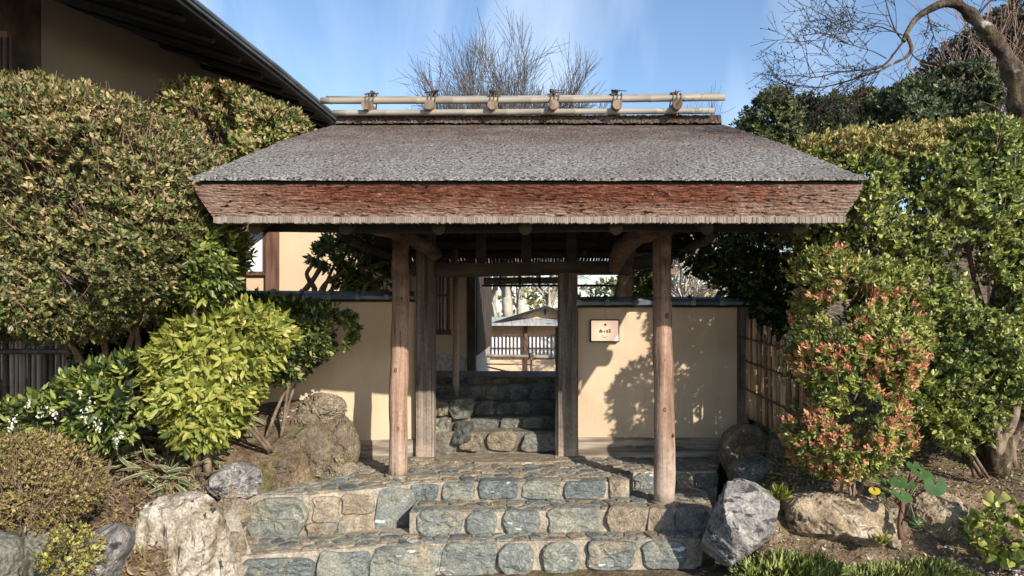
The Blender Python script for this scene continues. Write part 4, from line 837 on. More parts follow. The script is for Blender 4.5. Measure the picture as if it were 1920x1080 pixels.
for px in (738, 747, 757, 766): MB().box(WX(px, YW), WX(px+4, YW), YW-.05, YW-.01, 1.6, 2.7).build('lattice_bar', M['bamboo_pale'], hp)
MB().tube([(WX(854, 8.0), 8.0, .44), (WX(854, 8.0)+.01, 8.0, 1.2), (WX(853, 8.0), 8.0, 2.2)], [.042, .038, .036], 9).build('porch_post', M['log'], hp, smooth=True)
MB().add([(-2.2, 7.6, 2.26), (sdx0+.25, 9.2, 2.3), (sdx0+.25, 13.3, 2.3+.3), (-2.2, 13.3, 3.9)], [(0, 1, 2, 3)])
# ================================================================== FAR HOUSE through the doorway
fh = thing('far_house', (.3, 15, .66), 'low white-papered lattice house with grey roof seen through the doorway', 'house')
YF = 15.0
MB().box(-2.2, 4.5, YF, YF+.15, -.1, WZ(672, YF)).build('lower_wall', M['plaster_house'], fh)
MB().box(-2.2, 4.5, YF, YF+.15, WZ(628, YF), WZ(608, YF)).build('upper_wall', M['plaster_house'], fh)
wn_ = MB().box(-2.2, 4.5, YF-.03, YF+.12, WZ(673, YF), WZ(670.5, YF)).box(-2.2, 4.5, YF-.031, YF+.12, WZ(629, YF), WZ(627, YF)).box(-2.2, 4.5, YF-.02, YF+.0, WZ(653, YF), WZ(651.6, YF)).build('window_frame', M['red_wood'], fh)
MB().box(-2.2, 4.5, YF+.03, YF+.06, WZ(671, YF), WZ(628.5, YF)).build('window_pane', M['paper'], wn_)
x = -1.4
while x < 1.4: MB().box(x, x+.012, YF-.02, YF+.02, WZ(670.5, YF), WZ(629, YF)).build('lattice_bar', M['dark_timber'], wn_); x += .083
MB().box(WX(983, YF), WX(989, YF), YF-.07, YF-.032, -.1, WZ(609, YF)).build('post', M['red_wood'], fh)
MB().add([(-2.4, YF-.36, WZ(608, YF-.36)), (4.6, YF-.36, WZ(608, YF-.36)), (4.6, YF+.1, WZ(594, YF)), (-2.4, YF+.1, WZ(594, YF))]+[(-2.4, YF-.36, WZ(609, YF-.36)-.02), (4.6, YF-.36, WZ(609, YF-.36)-.02), (4.6, YF+.1, WZ(608, YF)), (-2.4, YF+.1, WZ(608, YF))], [(0, 1, 2, 3), (7, 6, 5, 4), (0, 4, 5, 1), (1, 5, 6, 2), (3, 2, 6, 7), (0, 3, 7, 4)]).build('lower_roof', M['far_roof'], fh)
rx, rz = WX(1022, YF), WZ(573, YF); lx, lz = WX(900, YF), WZ(611, YF); qx, qz = WX(1144, YF), WZ(611, YF)
MB().add([(lx, YF+.01, lz), (qx, YF+.01, qz), (rx, YF+.01, rz-.03)], [(0, 1, 2)]).build('gable_wall', M['plaster_house'], fh)
MB().box(rx-.02, rx+.02, YF-.03, YF-.005, WZ(590, YF), rz-.02).build('gable_strut', M['red_wood'], fh)
for nm, (ax, az), (bx_, bz) in (('roof_slope', (rx, rz), (lx, lz)), ('roof_slope', (rx+.002, rz), (qx, qz))):
    MB().add([(ax, YF-.25, az), (bx_, YF-.25, bz), (bx_, YF+4, bz), (ax, YF+4, az), (ax, YF-.25, az-.06), (bx_, YF-.25, bz-.06), (bx_, YF+4, bz-.06), (ax, YF+4, az-.06)], [(0, 1, 2, 3), (7, 6, 5, 4), (0, 4, 5, 1), (1, 5, 6, 2), (2, 6, 7, 3)]).build(nm, M['far_roof'], fh)
    MB().add([(ax, YF-.27, az-.005), (bx_, YF-.27, bz-.005), (bx_, YF-.27, bz-.075), (ax, YF-.27, az-.075), (ax, YF-.252, az-.005), (bx_, YF-.252, bz-.005), (bx_, YF-.252, bz-.075), (ax, YF-.252, az-.075)], [(0, 1, 2, 3), (7, 6, 5, 4), (0, 4, 5, 1), (3, 2, 6, 7)]).build('bargeboard', M['black'], fh)
# bamboo barrier in the court
br = thing('bamboo_rail', (0, 12, .66), 'bamboo hand rail standing in the court beyond the upper steps', 'railing')
YB = 12.0
bamboo('rail', (WX(912, YB), YB, WZ(667, YB)), (WX(1028, YB), YB, WZ(669, YB)), .03, M['bamboo_pale'], br, seed=3)
bamboo('rail', (WX(912, YB), YB+.05, WZ(683, YB)), (WX(1013, YB), YB+.05, WZ(684, YB)), .012, M['bamboo_brown'], br, seed=4)
bamboo('brace', (WX(914, YB), YB-.1, WZ(687, YB)), (WX(1000, YB), YB-.4, WZ(704, YB)), .014, M['bamboo_brown'], br, seed=5)
MB().tube([(WX(996, YB), YB, -.05), (WX(996, YB), YB, WZ(662, YB))], .018, 7).tube([(WX(1000, YB), YB, -.05), (WX(1000, YB), YB, WZ(690, YB))], .022, 7).build('post', M['log'], br)
MB().tube([(WX(996, YB), YB-.02, WZ(668, YB)), (WX(996, YB), YB-.02, WZ(662, YB))], .045, 7).build('lashing', M['node'], br)
setp(MB().box(WX(930, 11.5), WX(962, 11.5), 11.4, 11.7, -.02, WZ(703, 11.5), .01).build('stone_block', M['stone_dark'], None, org=(WX(945, 11.5), 11.5, .62)), 'low dark stone block on the court ground below the bamboo rail', 'stone')
# ================================================================== TREES
def bare_tree(name, label, base, h, r, lev, kids, seed, m='twig_pale', spread=.5, up=.5, mains=7, lean=(0, 0), width=.55, l0=.45, minr=.008, group=None, mt=None, fit=None):
    rs = random.Random(seed); b = Vector(base); t = thing(name, b, label, 'tree', group); fork = b+Vector((lean[0]*.3, lean[1]*.3, h*.32))
    mb = MB(); pth = smoothpath([b-Vector((0, 0, .2)), b.lerp(fork, .5)+Vector((r*.5, 0, 0)), fork], 4); mb.tube(pth, interp([r*1.25, r, r*.8], len(pth)), 9, wob=.06); mb.build('trunk', mt or M['bark_pale'], t, smooth=True)
    segs = []
    for i in range(mains):
        a = 2*math.pi*i/mains+rs.uniform(-.3, .3); tl = rs.uniform(.25, 1)*width; d = Vector((math.cos(a)*tl+lean[0]*.1, math.sin(a)*tl, 1))
        grow(segs, fork-Vector((0, 0, rs.uniform(0, h*.08))), d, h*l0*rs.uniform(.85, 1.1), r*.5, lev, rs, spread, up, kids, minr, None, 5)
    if fit:                                   # grown crown stretched to its real height and spread
        mz = max(s_[1].z for s_ in segs)-fork.z; mw = sorted(abs(s_[1].x-fork.x) for s_ in segs)[int(len(segs)*.985)]; kz = (fit[0]-fork.z)/mz; kx = fit[1]/mw
        f_ = lambda v: Vector((fork.x+(v.x-fork.x)*kx, fork.y+(v.y-fork.y)*kx, fork.z+(v.z-fork.z)*kz)); segs = [(f_(a), f_(b_), r0, r1) for a, b_, r0, r1 in segs]
    o = segmesh('branches', segs, M[m], t); o['kind'] = 'stuff'; return t
bare_tree('bare_tree', 'tall bare grey tree standing right behind the ridge poles', (WX(950, 24), 24, 0), 9.6, .15, 4, 6, 3, spread=.55, up=.5, mains=13, width=.70, l0=.30, minr=.0062, fit=(11.9, 3.3))
bare_tree('bare_tree', 'small thin bare tree just past the right end of the ridge poles', (WX(1300, 26), 26, 0), 7.6, .09, 3, 5, 8, spread=.5, up=.6, mains=7, width=.45, l0=.40, minr=.006, fit=(10.1, 1.5))
for i, (px, Y, h, r, lab) in enumerate(((922, 21, 6.5, .13, 'pale trunked bare tree at the left edge of the doorway view'), (948, 20, 7, .17, 'thickest pale bare tree above the far house roof in the doorway'), (972, 22, 6, .10, 'slim pale bare tree leaning above the far roof ridge'), (1030, 23, 6, .13, 'pale bare tree at the right edge of the doorway view'),
                                    (1290, 12.5, 3.6, .10, 'pale forked tree seen between the right front post and the dark shrub'))):
    bare_tree('bare_tree', lab, (WX(px, Y), Y, 0), h, r, 3, 5, 30+i, spread=.8, up=.2, mains=6, width=.8, l0=.36, minr=.008, m='bark_pale')
# hill and woodland on the right
hx = np.linspace(2, 90, 50); hy = np.linspace(24, 90, 40); HX, HY = np.meshgrid(hx, hy)
HZ = .5+np.clip((HX-7)*.32, 0, 14)*sstep(24, 40, HY)+nsum(HX, HY, HX*0, .25, 3)*.6-(1-sstep(24, 27, HY))*1.2
ii = np.arange(HX.size).reshape(HX.shape); q = np.stack([ii[:-1, :-1], ii[:-1, 1:], ii[1:, 1:], ii[1:, :-1]], -1).reshape(-1, 4)
hl = put('hill', np.stack([HX, HY, HZ], -1).reshape(-1, 3), quads=q, mats=[M['soil']], smooth=True); hl['kind'] = 'structure'
fg = 'evergreens on the far right skyline'
def far(name, label, poly, Y, T, n, k, ll, mats, wts=None, seed=1, **kw):
    by = kw.pop('by', Y); base = (WX(sum(a for a, b in poly)/len(poly), Y), Y, .5 if Y < 30 else 1.5)
    return shrub(name, label, 'tree', poly, Y, T, n, k, ll, .3, mats, wts, base=base, stems=3, stemr=.12*Y/25, round_=.8, lump=.5, gap=kw.pop('gap', -.2), ls=1.6, seed=seed, jit=.18, twig='twig', kindname='crown', **kw)
far('evergreen_tree', 'narrow evergreen tree on the skyline just right of the roof', [(1385, 245), (1398, 215), (1420, 195), (1440, 178), (1462, 170), (1476, 192), (1490, 182), (1500, 210), (1500, 300), (1400, 290)], 22, 1.2, 3600, 6, .14, [L['conifer'], L['dark']], [.85, .15], 41)
far('evergreen_tree', 'second pointed evergreen on the skyline behind the golden hedge top', [(1488, 215), (1500, 190), (1515, 178), (1530, 195), (1545, 205), (1560, 300), (1490, 300)], 23, 1.1, 2800, 6, .14, [L['conifer'], L['dark']], [.7, .3], 42)
far('evergreen_tree', 'broad evergreen between the pointed ones and the soft pines', [(1540, 210), (1562, 182), (1590, 168), (1620, 178), (1650, 172), (1660, 290), (1540, 290)], 25, 1.4, 3400, 6, .15, [L['conifer'], L['rust']], [.75, .25], 43)
far('pine_tree', 'soft grey green pine in front of the brown wood at upper right', [(1600, 230), (1640, 190), (1690, 165), (1740, 150), (1790, 130), (1840, 120), (1860, 180), (1850, 270), (1600, 290)], 20, 1.4, 5200, 9, .13, [L['pine'], L['conifer']], [.85, .15], 44)
far('brown_tree', 'dark brown leafy tree filling the top right corner', [(1735, 150), (1760, 105), (1800, 72), (1845, 45), (1880, 20), (1930, -20), (2010, -20), (2010, 280), (1760, 280)], 26, 2.4, 7000, 6, .15, [L['rust'], L['conifer']], [.9, .1], 45, gap=-.4)
bare_tree('bare_tree', 'thin bare tree standing in the brown wood at the top right', (WX(1880, 23), 23, .6), 10.5, .14, 3, 6, 12, m='twig', spread=.6, up=.4, mains=9, width=.7, l0=.42, minr=.01)
far('broad_tree', 'yellowish green tree seen low under the right side of the roof', [(1150, 535), (1180, 490), (1230, 470), (1300, 420), (1370, 400), (1420, 430), (1420, 600), (1100, 600), (1090, 545)], 16, 1.0, 2000, 5, .12, [L['pale'], L['green'], L['azalea']], [.5, .3, .2], 46, gap=-.1)
far('broad_tree', 'pale hillside tree behind the far house roof', [(880, 560), (900, 540), (950, 530), (1000, 545), (1060, 530), (1100, 540), (1180, 540), (1180, 620), (880, 620)], 30, 1.2, 900, 5, .2, [L['pale'], L['conifer']], [.6, .4], 47, gap=.1)
# near mossy tree reaching over from the right
mt = thing('cherry_tree', (3.95, 5.75, .15), 'gnarled mossy tree arching bare branches over from the right edge', 'tree')
tp = [(3.95, 5.75, .05), (3.96, 5.78, 1.2), P(1928, 300, 5.75), P(1914, 232, 5.75), P(1909, 190, 5.7), P(1893, 120, 5.65), P(1856, 66, 5.6), P(1822, 30, 5.6), P(1796, 7, 5.6)]
pth = smoothpath(tp, 5); MB().tube(pth, [x*1.0*(1+.12*math.sin(i*1.1)) for i, x in enumerate(interp([.10, .08, .055, .06, .082, .066, .056, .046, .036], len(pth)))], 12, wob=.13).build('trunk', M['moss_bark'], mt, smooth=True)
segs = []; rs = random.Random(21)
def limb(px, r0, r1, Y0=5.6, Y1=5.6, kids=0, lev=1, ln=.3, up=0, spread=.9):
    n = len(px); pts = smoothpath([P(a, b, Y0+(Y1-Y0)*i/(n-1)) for i, (a, b) in enumerate(px)], 4); rad = interp([r0, r1], len(pts))
    for i in range(len(pts)-1): segs.append((pts[i], pts[i+1], rad[i], rad[i+1]))
    for k in range(kids):
        t = rs.uniform(.15, 1)**.8*(len(pts)-2); i = int(t); d = (pts[i+1]-pts[i]).normalized(); ax = Vector((rs.gauss(0, 1), rs.gauss(0, .5), rs.gauss(0, 1))); nd = (d+ax*.55+Vector((-.2, 0, 0))).normalized()
        grow(segs, pts[i], nd, ln*rs.uniform(.5, 1.2), max(.004, rad[i]*.45), lev, rs, spread, up, 3, .002, .6, 4)
b1 = MB(); pb = smoothpath([P(1799, 6, 5.6), P(1770, 6, 5.6), P(1738, 20, 5.6), P(1715, 38, 5.6), P(1700, 62, 5.6), P(1694, 78, 5.6)], 4); b1.tube(pb, [r_*(1+.06*math.sin(i*1.7)) for i, r_ in enumerate(interp([.047, .034, .025, .02, .018], len(pb)))], 8, wob=.07)
pb = smoothpath([P(1699, 64, 5.6), P(1708, 85, 5.58), P(1706, 100, 5.58), P(1690, 112, 5.56), P(1668, 122, 5.55), P(1648, 134, 5.55)], 4); b1.tube(pb, interp([.018, .015, .011, .009], len(pb)), 7, wob=.07)
b1.build('limb', M['moss_bark'], mt, smooth=True)
limb([(1694, 76), (1680, 95), (1662, 118), (1640, 130), (1610, 132), (1570, 136), (1530, 145), (1490, 142), (1462, 145)], .012, .003, 5.6, 5.5, 13, 2, .42)
limb([(1648, 134), (1620, 142), (1590, 152), (1560, 160), (1532, 164), (1500, 160), (1478, 162)], .010, .003, 5.55, 5.7, 11, 2, .36)
limb([(1692, 66), (1670, 58), (1645, 50), (1615, 56), (1585, 50), (1555, 35), (1520, 15)], .008, .003, 5.6, 5.4, 8, 2, .36)
limb([(1662, 110), (1640, 98), (1615, 90), (1590, 82), (1568, 72)], .006, .003, 5.55, 5.4, 6, 2, .3)
limb([(1696, 80), (1680, 60), (1668, 30), (1660, 0), (1650, -30)], .009, .004, 5.6, 5.6, 7, 2, .4)
limb([(1650, 132), (1640, 150), (1632, 165)], .007, .003, 5.55, 5.55, 4, 1, .2); limb([(1706, 95), (1720, 112), (1740, 120)], .006, .003, 5.58, 5.6, 6, 1, .22)
limb([(1738, 22), (1745, 50), (1755, 80)], .006, .003, 5.6, 5.8, 6, 1, .25); limb([(1830, 35), (1850, 10), (1880, -20)], .012, .005, 5.6, 5.8, 6, 2, .5)
tw = segmesh('twigs', segs, M['twig_dark'], mt); tw['kind'] = 'stuff'
bs_ = [s for s in segs if s[3] < .0032]; pts = np.array([tuple(s[1]) for s in bs_]); V, q = leafgeo(pts, unit(rand_unit(len(pts))+np.array([[-.3, 0, .5]])), unit(np.cross(rand_unit(len(pts)), np.array([[0, 0, 1.]]))), np.full(len(pts), .022), np.full(len(pts), .006)); o = put('bud', V, mt, quads=q, mats=[M['twig_dark']]); o['kind'] = 'stuff'
# ================================================================== SHRUBS
V1 = [(-150, 150), (0, 150), (35, 145), (70, 148), (120, 160), (200, 180), (260, 205), (310, 235), (350, 270), (372, 310), (372, 345), (385, 390), (400, 425), (385, 470), (350, 500), (320, 540), (270, 575), (200, 600), (150, 622), (80, 630), (0, 622), (-150, 630)]
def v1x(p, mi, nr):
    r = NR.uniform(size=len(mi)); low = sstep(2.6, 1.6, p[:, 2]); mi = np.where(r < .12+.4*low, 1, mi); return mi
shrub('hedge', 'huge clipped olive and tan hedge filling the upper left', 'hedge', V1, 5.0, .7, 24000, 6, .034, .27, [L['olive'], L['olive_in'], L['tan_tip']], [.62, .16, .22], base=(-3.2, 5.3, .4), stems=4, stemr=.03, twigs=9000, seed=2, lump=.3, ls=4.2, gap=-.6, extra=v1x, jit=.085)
# a few long shoots standing out of the hedge top
shrub('shrub', 'round topped clipped shrub under the dark eave behind the big left hedge', 'shrub', [(304, 190), (325, 168), (350, 158), (400, 155), (450, 165), (500, 190), (545, 205), (565, 235), (560, 262), (530, 300), (440, 335), (372, 350), (345, 300), (320, 250)], 7.0, .6, 5200, 6, .055, .28, [L['olive'], L['mid'], L['tan_tip']], [.45, .38, .17], base=(-3.1, 7.1, .6), stems=5, stemr=.04, twigs=900, seed=3, ls=3.4, lump=.35)
shrub('shrub', 'fresh green shrub drooping below the left roof corner', 'shrub', [(335, 335), (362, 328), (378, 380), (400, 412), (428, 425), (440, 455), (436, 490), (425, 530), (400, 540), (380, 556), (350, 556), (325, 500), (315, 420)], 4.9, .22, 2100, 7, .065, .2, [L['green'], L['mid'], L['dark']], [.55, .25, .2], base=(WX(375, 5.2), 5.2, .25), stems=5, stemr=.035, seed=4, up=.1, lump=.4, ls=5, gap=-.25)
shrub('shrub', 'dark leafy shrub mass above the left bamboo fence rail', 'shrub', [(195, 620), (250, 590), (310, 572), (420, 560), (500, 562), (520, 600), (420, 650), (330, 690), (290, 760), (240, 800), (200, 740), (150, 700), (140, 640)], 5.85, .35, 3000, 6, .06, .27, [L['dark'], L['mid']], [.75, .25], base=(-3.1, 5.95, .45), stems=4, stemr=.025, seed=5, ls=4, gap=-.35)
shrub('shrub', 'bright yellow-green leafed bush in front of the left garden wall', 'shrub', [(300, 655), (330, 615), (370, 592), (430, 582), (480, 586), (508, 604), (518, 630), (502, 665), (482, 690), (465, 725), (440, 765), (418, 805), (384, 836), (350, 834), (330, 795), (302, 770), (285, 720), (282, 680)], 5.25, .38, 2000, 7, .082, .21, [L['lime'], L['green']], [.88, .12], base=(WX(505, 5.6), 5.6, .36), stems=2, stemr=.018, seed=6, up=-.15, big=300, lump=.3, ls=4, gap=-.75, spread=(.7, 1.5), round_=.3)
shrub('shrub', 'darker fine leaved bush spreading over the left wall beside the bright one', 'shrub', [(480, 562), (540, 572), (610, 580), (655, 604), (650, 645), (610, 650), (590, 665), (565, 695), (548, 712), (520, 700), (500, 730), (482, 700), (478, 640)], 5.95, .3, 3000, 7, .05, .24, [L['mid'], L['dark']], [.5, .5], base=(WX(512, 5.9), 5.9, .42), stems=4, stemr=.015, seed=7, up=.3, lump=.35, ls=6, gap=-.3, round_=.25)
fl = shrub('shrub', 'low green shrub hung with white bell flowers at the left edge', 'shrub', [(-60, 770), (0, 775), (60, 762), (120, 722), (180, 692), (235, 676), (285, 690), (290, 735), (262, 785), (215, 822), (160, 830), (100, 826), (40, 815), (0, 826), (-60, 820)], 4.95, .22, 1500, 7, .07, .22, [L['green'], L['mid'], L['dark']], [.35, .35, .3], base=(WX(180, 5), 5.0, .1), stems=5, stemr=.015, seed=8, up=.1, lump=.4, ls=5, gap=-.15)
fv = []
for px, py, s_ in ((24, 795, 16), (75, 772, 8), (100, 772, 14), (165, 758, 12), (168, 785, 14), (182, 795, 12), (222, 814, 13), (150, 740, 8), (56, 760, 8)):
    for k in range(int(s_*1.1)): c = P(px+R.gauss(0, s_*.45), py+R.gauss(0, s_*.7), 4.66); fv.append(tuple(c))
fv = np.array(fv); V, q = leafgeo(fv, unit(np.array([[0, 0, -1.]])+rand_unit(len(fv))*.5), rand_unit(len(fv)), np.full(len(fv), .018), np.full(len(fv), .008), fold=1.2); o = put('flower', V, fl, quads=q, mats=[L['flower']]); o['kind'] = 'stuff'
shrub('azalea_mound', 'clipped rusty olive azalea mound at the left edge', 'shrub', [(-80, 842), (0, 832), (50, 830), (105, 848), (135, 880), (150, 920), (140, 950), (100, 978), (40, 996), (-80, 1010)], 4.3, .3, 5200, 6, .020, .3, [L['azalea'], L['olive']], [.8, .2], base=(WX(20, 4.3), 4.3, -.25), stems=3, stemr=.012, seed=9, lump=.5, twigs=1800, gap=-.45, jit=.055, ls=6)
shrub('azalea', 'small sparse yellowish azalea between the dark rocks at the lower left', 'shrub', [(75, 1085), (85, 1030), (105, 1005), (135, 1000), (165, 1020), (160, 1060), (150, 1090)], 3.95, .12, 420, 6, .022, .3, [L['azalea'], L['lime']], [.6, .4], base=(WX(120, 3.95), 3.97, -.45), stems=4, stemr=.006, seed=10, gap=-.3, up=.6)
shrub('shrub', 'crooked stemmed shrub with green rosettes behind the left garden wall', 'shrub', [(575, 478), (600, 468), (625, 440), (660, 430), (690, 450), (715, 480), (735, 505), (740, 548), (640, 550), (610, 500)], 7.9, .35, 900, 8, .075, .22, [L['dark'], L['mid'], L['green']], [.1, .35, .55], base=(WX(585, 7.9), 7.9, .6), stems=9, stemr=.04, seed=11, lump=.4, ls=5, gap=-.15)
V9 = [(1478, 300), (1500, 272), (1560, 255), (1640, 238), (1700, 243), (1760, 238), (1850, 226), (1960, 222), (2160, 222), (2160, 700), (1960, 780), (1905, 770), (1850, 838), (1785, 830), (1710, 790), (1680, 700), (1620, 560), (1540, 500), (1500, 440), (1490, 350)]
def v9x(p, mi, nr):
    px = p[:, 0]/p[:, 1]*F+VX; py = VY-(p[:, 2]-CZ)/p[:, 1]*F
    top = (nsum(p[:, 0], p[:, 1], p[:, 2], 4, 31)*.35+sstep(330, 250, py+np.clip(px-1740, 0, 300)*.9)) > .52
    return np.where(top & (NR.uniform(size=len(mi)) < .8), 3, mi)
shrub('hedge', 'tall glossy green hedge with a golden crest filling the right side', 'hedge', V9, 5.75, .55, 23000, 6, .043, .3, [L['green'], L['mid'], L['dark'], L['yellow']], [.55, .35, .10, 0], base=(WX(1880, 5.9), 5.9, .12), stems=12, stemr=.04, twigs=4500, seed=12, lump=.6, ls=3.6, gap=-.34, thin=True, extra=v9x, jit=.07)
shrub('shrub', 'green bush with coral red young leaf tips beside the brown bamboo fence', 'shrub', [(1500, 500), (1520, 480), (1560, 470), (1600, 480), (1680, 498), (1730, 560), (1745, 640), (1722, 700), (1690, 760), (1706, 830), (1690, 865), (1640, 888), (1570, 893), (1512, 872), (1482, 820), (1490, 750), (1495, 690), (1500, 640), (1520, 580), (1490, 540)], 5.25, .32, 6800, 7, .038, .25, [L['green'], L['lime'], L['olive_in']], [.62, .2, .18], base=(WX(1600, 5.2), 5.3, .0), stems=5, stemr=.014, seed=13, lump=.45, ls=5.5, gap=-.2, thin=True,
      tips=(L['red'], .55, .036, 8, lambda p: (nsum(p[:, 0], p[:, 1], p[:, 2]*2.2, 7, 61) > np.where(p[:, 2] > 1.4, .4, -.02))), twigs=500)
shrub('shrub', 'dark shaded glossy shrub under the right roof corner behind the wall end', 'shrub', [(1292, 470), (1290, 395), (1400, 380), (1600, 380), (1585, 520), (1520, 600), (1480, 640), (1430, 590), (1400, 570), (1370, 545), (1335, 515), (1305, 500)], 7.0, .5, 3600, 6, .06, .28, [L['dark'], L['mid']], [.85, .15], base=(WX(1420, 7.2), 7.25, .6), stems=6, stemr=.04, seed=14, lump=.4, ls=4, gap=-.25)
shrub('shrub', 'small green shrub seen between the right log post and the front post', 'shrub', [(1176, 500), (1232, 488), (1236, 560), (1170, 560)], 8.6, .3, 600, 6, .06, .25, [L['green'], L['mid']], [.6, .4], base=(WX(1210, 8.6), 8.6, .6), stems=3, stemr=.02, seed=15)
shrub('shrub', 'low sprig of green leaves on the slope below the right hedge', 'shrub', [(1690, 660), (1720, 690), (1790, 760), (1830, 830), (1795, 840), (1740, 800), (1690, 740)], 5.3, .25, 700, 6, .05, .28, [L['green'], L['mid']], [.7, .3], base=(WX(1840, 5.6), 5.6, .15), stems=4, stemr=.015, seed=16)
# visible forked trunk foot of the right hedge
mb = MB(); hb = thing('forked_tree', (WX(1878, 5.35), 5.35, .1), 'forked brown tree trunk rising into the right hedge from the bank', 'tree')
MB().tube(smoothpath([P(1870, 852, 5.3), P(1872, 810, 5.3), P(1860, 770, 5.35), P(1840, 690, 5.5)], 4), .035, 8, wob=.1).tube(smoothpath([P(1872, 850, 5.3), P(1884, 820, 5.3), P(1902, 785, 5.35), P(1910, 700, 5.5)], 4), .03, 8, wob=.1).build('stem', M['bark'], hb, smooth=True)
v8 = [o for o in bpy.data.objects if o.get('label', '').startswith('crooked stemmed')][0]
for pth_ in ([(566, 552), (590, 520), (600, 500), (596, 482), (618, 462), (640, 455)], [(600, 552), (612, 530), (640, 512), (655, 490), (650, 470)], [(640, 550), (650, 525), (675, 510), (700, 498)], [(590, 540), (575, 515), (585, 495), (577, 478)], [(680, 550), (690, 530), (715, 520)]):
    pb = smoothpath([P(a, b, 7.55) for a, b in pth_], 4); MB().tube([P(pth_[0][0], 700, 7.6)]+pb, interp([.035, .028, .022, .016, .01], len(pb)+1), 7, wob=.08).build('stem', M['bark'], v8, smooth=True)
# ------------------------------------------------------------------ bamboo grass on the left bank
sa = thing('bamboo_grass', (WX(330, 4.8), 4.8, .05), 'cream edged bamboo grass sprawling over the left bank', 'grass plant')
sv = []; sq = []; smi = []
for k_, (t_, wd_) in enumerate(((0, .012), (.15, .055), (.4, .078), (.7, .06), (.9, .028), (1.0, .004))):
    for u_ in (-1, -.72, 0, .72, 1): sv.append((u_*wd_, t_, abs(u_)*.02-.22*t_*t_))
for k_ in range(5):
    for c_ in range(4): sq.append((k_*5+c_, k_*5+c_+1, k_*5+c_+6, k_*5+c_+5)); smi.append(1 if c_ in (0, 3) else 0)
sme = npmesh('leaf', sv, quads=sq, mats=[L['sasa'], L['sasa_edge']], mi=smi, smooth=True)
def place(parent, me, pos, D, W, s_, name='leaf'):
    D = D/np.linalg.norm(D); W = W-D*np.dot(W, D); W /= np.linalg.norm(W); N = np.cross(W, D); N = -N if N[2] < 0 and name == 'leaf' and False else N
    o = link(name, me, parent); q = np.array(pos)-np.array(ORG[parent])
    o.matrix_local = Matrix(((W[0]*s_, D[0]*s_, N[0]*s_, q[0]), (W[1]*s_, D[1]*s_, N[1]*s_, q[1]), (W[2]*s_, D[2]*s_, N[2]*s_, q[2]), (0, 0, 0, 1))); return o
def H(x, y): return float(hgt(np.array([x]), np.array([y]))[0])
PB = [(160, 850), (170, 815), (260, 790), (380, 800), (470, 790), (510, 800), (500, 850), (450, 880), (410, 900), (370, 930), (290, 940), (240, 920), (190, 910), (150, 890)]
print('PAV', sum(1 for o in bpy.data.objects if o.name.startswith('paving_stone')))
cnt = 0; pp_ = [(a, b) for a, b in PB]
while cnt < 290:
    px, py = R.uniform(120, 510), R.uniform(790, 940)
    if not insidept(pp_, px, py): continue
    # march the view ray to the bank
    Yh = None
    for Yt in np.arange(4.0, 6.6, .05):
        if WZ(py, Yt) <= H(WX(px, Yt), Yt): Yh = Yt; break
    if Yh is None: continue
    b = np.array([WX(px, Yh), Yh-.02, WZ(py, Yh)+R.uniform(.04, .17)])
    D = np.array([R.gauss(0, 1), -abs(R.gauss(0, .5)), R.gauss(-.05, .38)]); W = np.array([R.gauss(0, .3), R.gauss(-.5, .5), R.gauss(0, .5)+.3]); W = np.cross(D, np.array([R.gauss(0, .4), -.6, .9])); place(sa, sme, b, D, W, R.uniform(.12, .24)); cnt += 1
A = []; B = []
for i in range(420):
    px, py = R.uniform(130, 500), R.uniform(795, 935)
    if not insidept(pp_, px, py): continue
    Yh = 4.4+(940-py)/150*1.1; z = H(WX(px, Yh), Yh); a = np.array([WX(px, Yh), Yh, z]); A.append(a); B.append(a+np.array([R.gauss(0, .09), R.gauss(-.03, .06), R.uniform(.03, .16)]))
V, q = tubesfast(np.array(A), np.array(B), .0025, .0015); o = put('culm', V, sa, quads=q, mats=[M['twig']]); o['kind'] = 'stuff'
# dry leaves and small ground cover
def scatter(name, n, fx, mats, ll, lw, up=(.0, .02), flat=.6, seed=1):
    pts = []
    while len(pts) < n:
        x, y = fx()
        if x is None: continue
        pts.append((x, y, H(x, y)+R.uniform(*up)))
    p = np.array(pts); D = unit(rand_unit(n)*np.array([[1, 1, flat]])); W = unit(np.cross(D, rand_unit(n)*.5+np.array([[0, 0, 1.]])))
    V, q = leafgeo(p, D, W, NR.uniform(.5, 1.2, n)*ll, NR.uniform(.7, 1.2, n)*ll*lw, fold=.3, curl=.3); o = put(name, V, None, quads=q, mats=mats, mi=np.repeat(NR.integers(0, len(mats), n), 2)); o['kind'] = 'stuff'; return o
scatter('leaf_litter', 7000, lambda: (R.uniform(-4.2, -2.0), R.uniform(3.7, 5.8)), [L['litter'], L['litter'], L['azalea']], .06, .16, (.0, .05))
scatter('leaf_litter', 5000, lambda: (R.uniform(1.7, 4.8), R.uniform(4.7, 6.6)), [L['litter'], L['litter'], L['azalea']], .032, .22, (.0, .012))
scatter('ground_cover', 900, lambda: (R.uniform(1.7, 4.6), R.gauss(5.5, .3)), [L['mid'], L['lime']], .03, .35, (.0, .03))
def flatleaves(name, pts, ll, par=None):
    p = np.array(pts); n = len(p); D = unit(rand_unit(n)*np.array([[1, 1, .25]])); W = unit(np.cross(D, rand_unit(n)*.4+np.array([[0, 0, 1.]])))
    V, q = leafgeo(p, D, W, NR.uniform(.5, 1.2, n)*ll, NR.uniform(.2, .4, n)*ll, fold=.3, curl=.3); o = put(name, V, par, quads=q, mats=[L['litter']]); o['kind'] = 'stuff'
flatleaves('leaf_litter', [(R.uniform(-2.0, 1.7), R.uniform(5.95, 6.75), .016) for i in range(110)]+[(R.uniform(-.85, 1.4), R.uniform(5.58, 5.8), -.138) for i in range(45)]+[(R.uniform(-1.9, 1.2), R.uniform(5.3, 5.42), -.31) for i in range(60)], .028)
rl = []
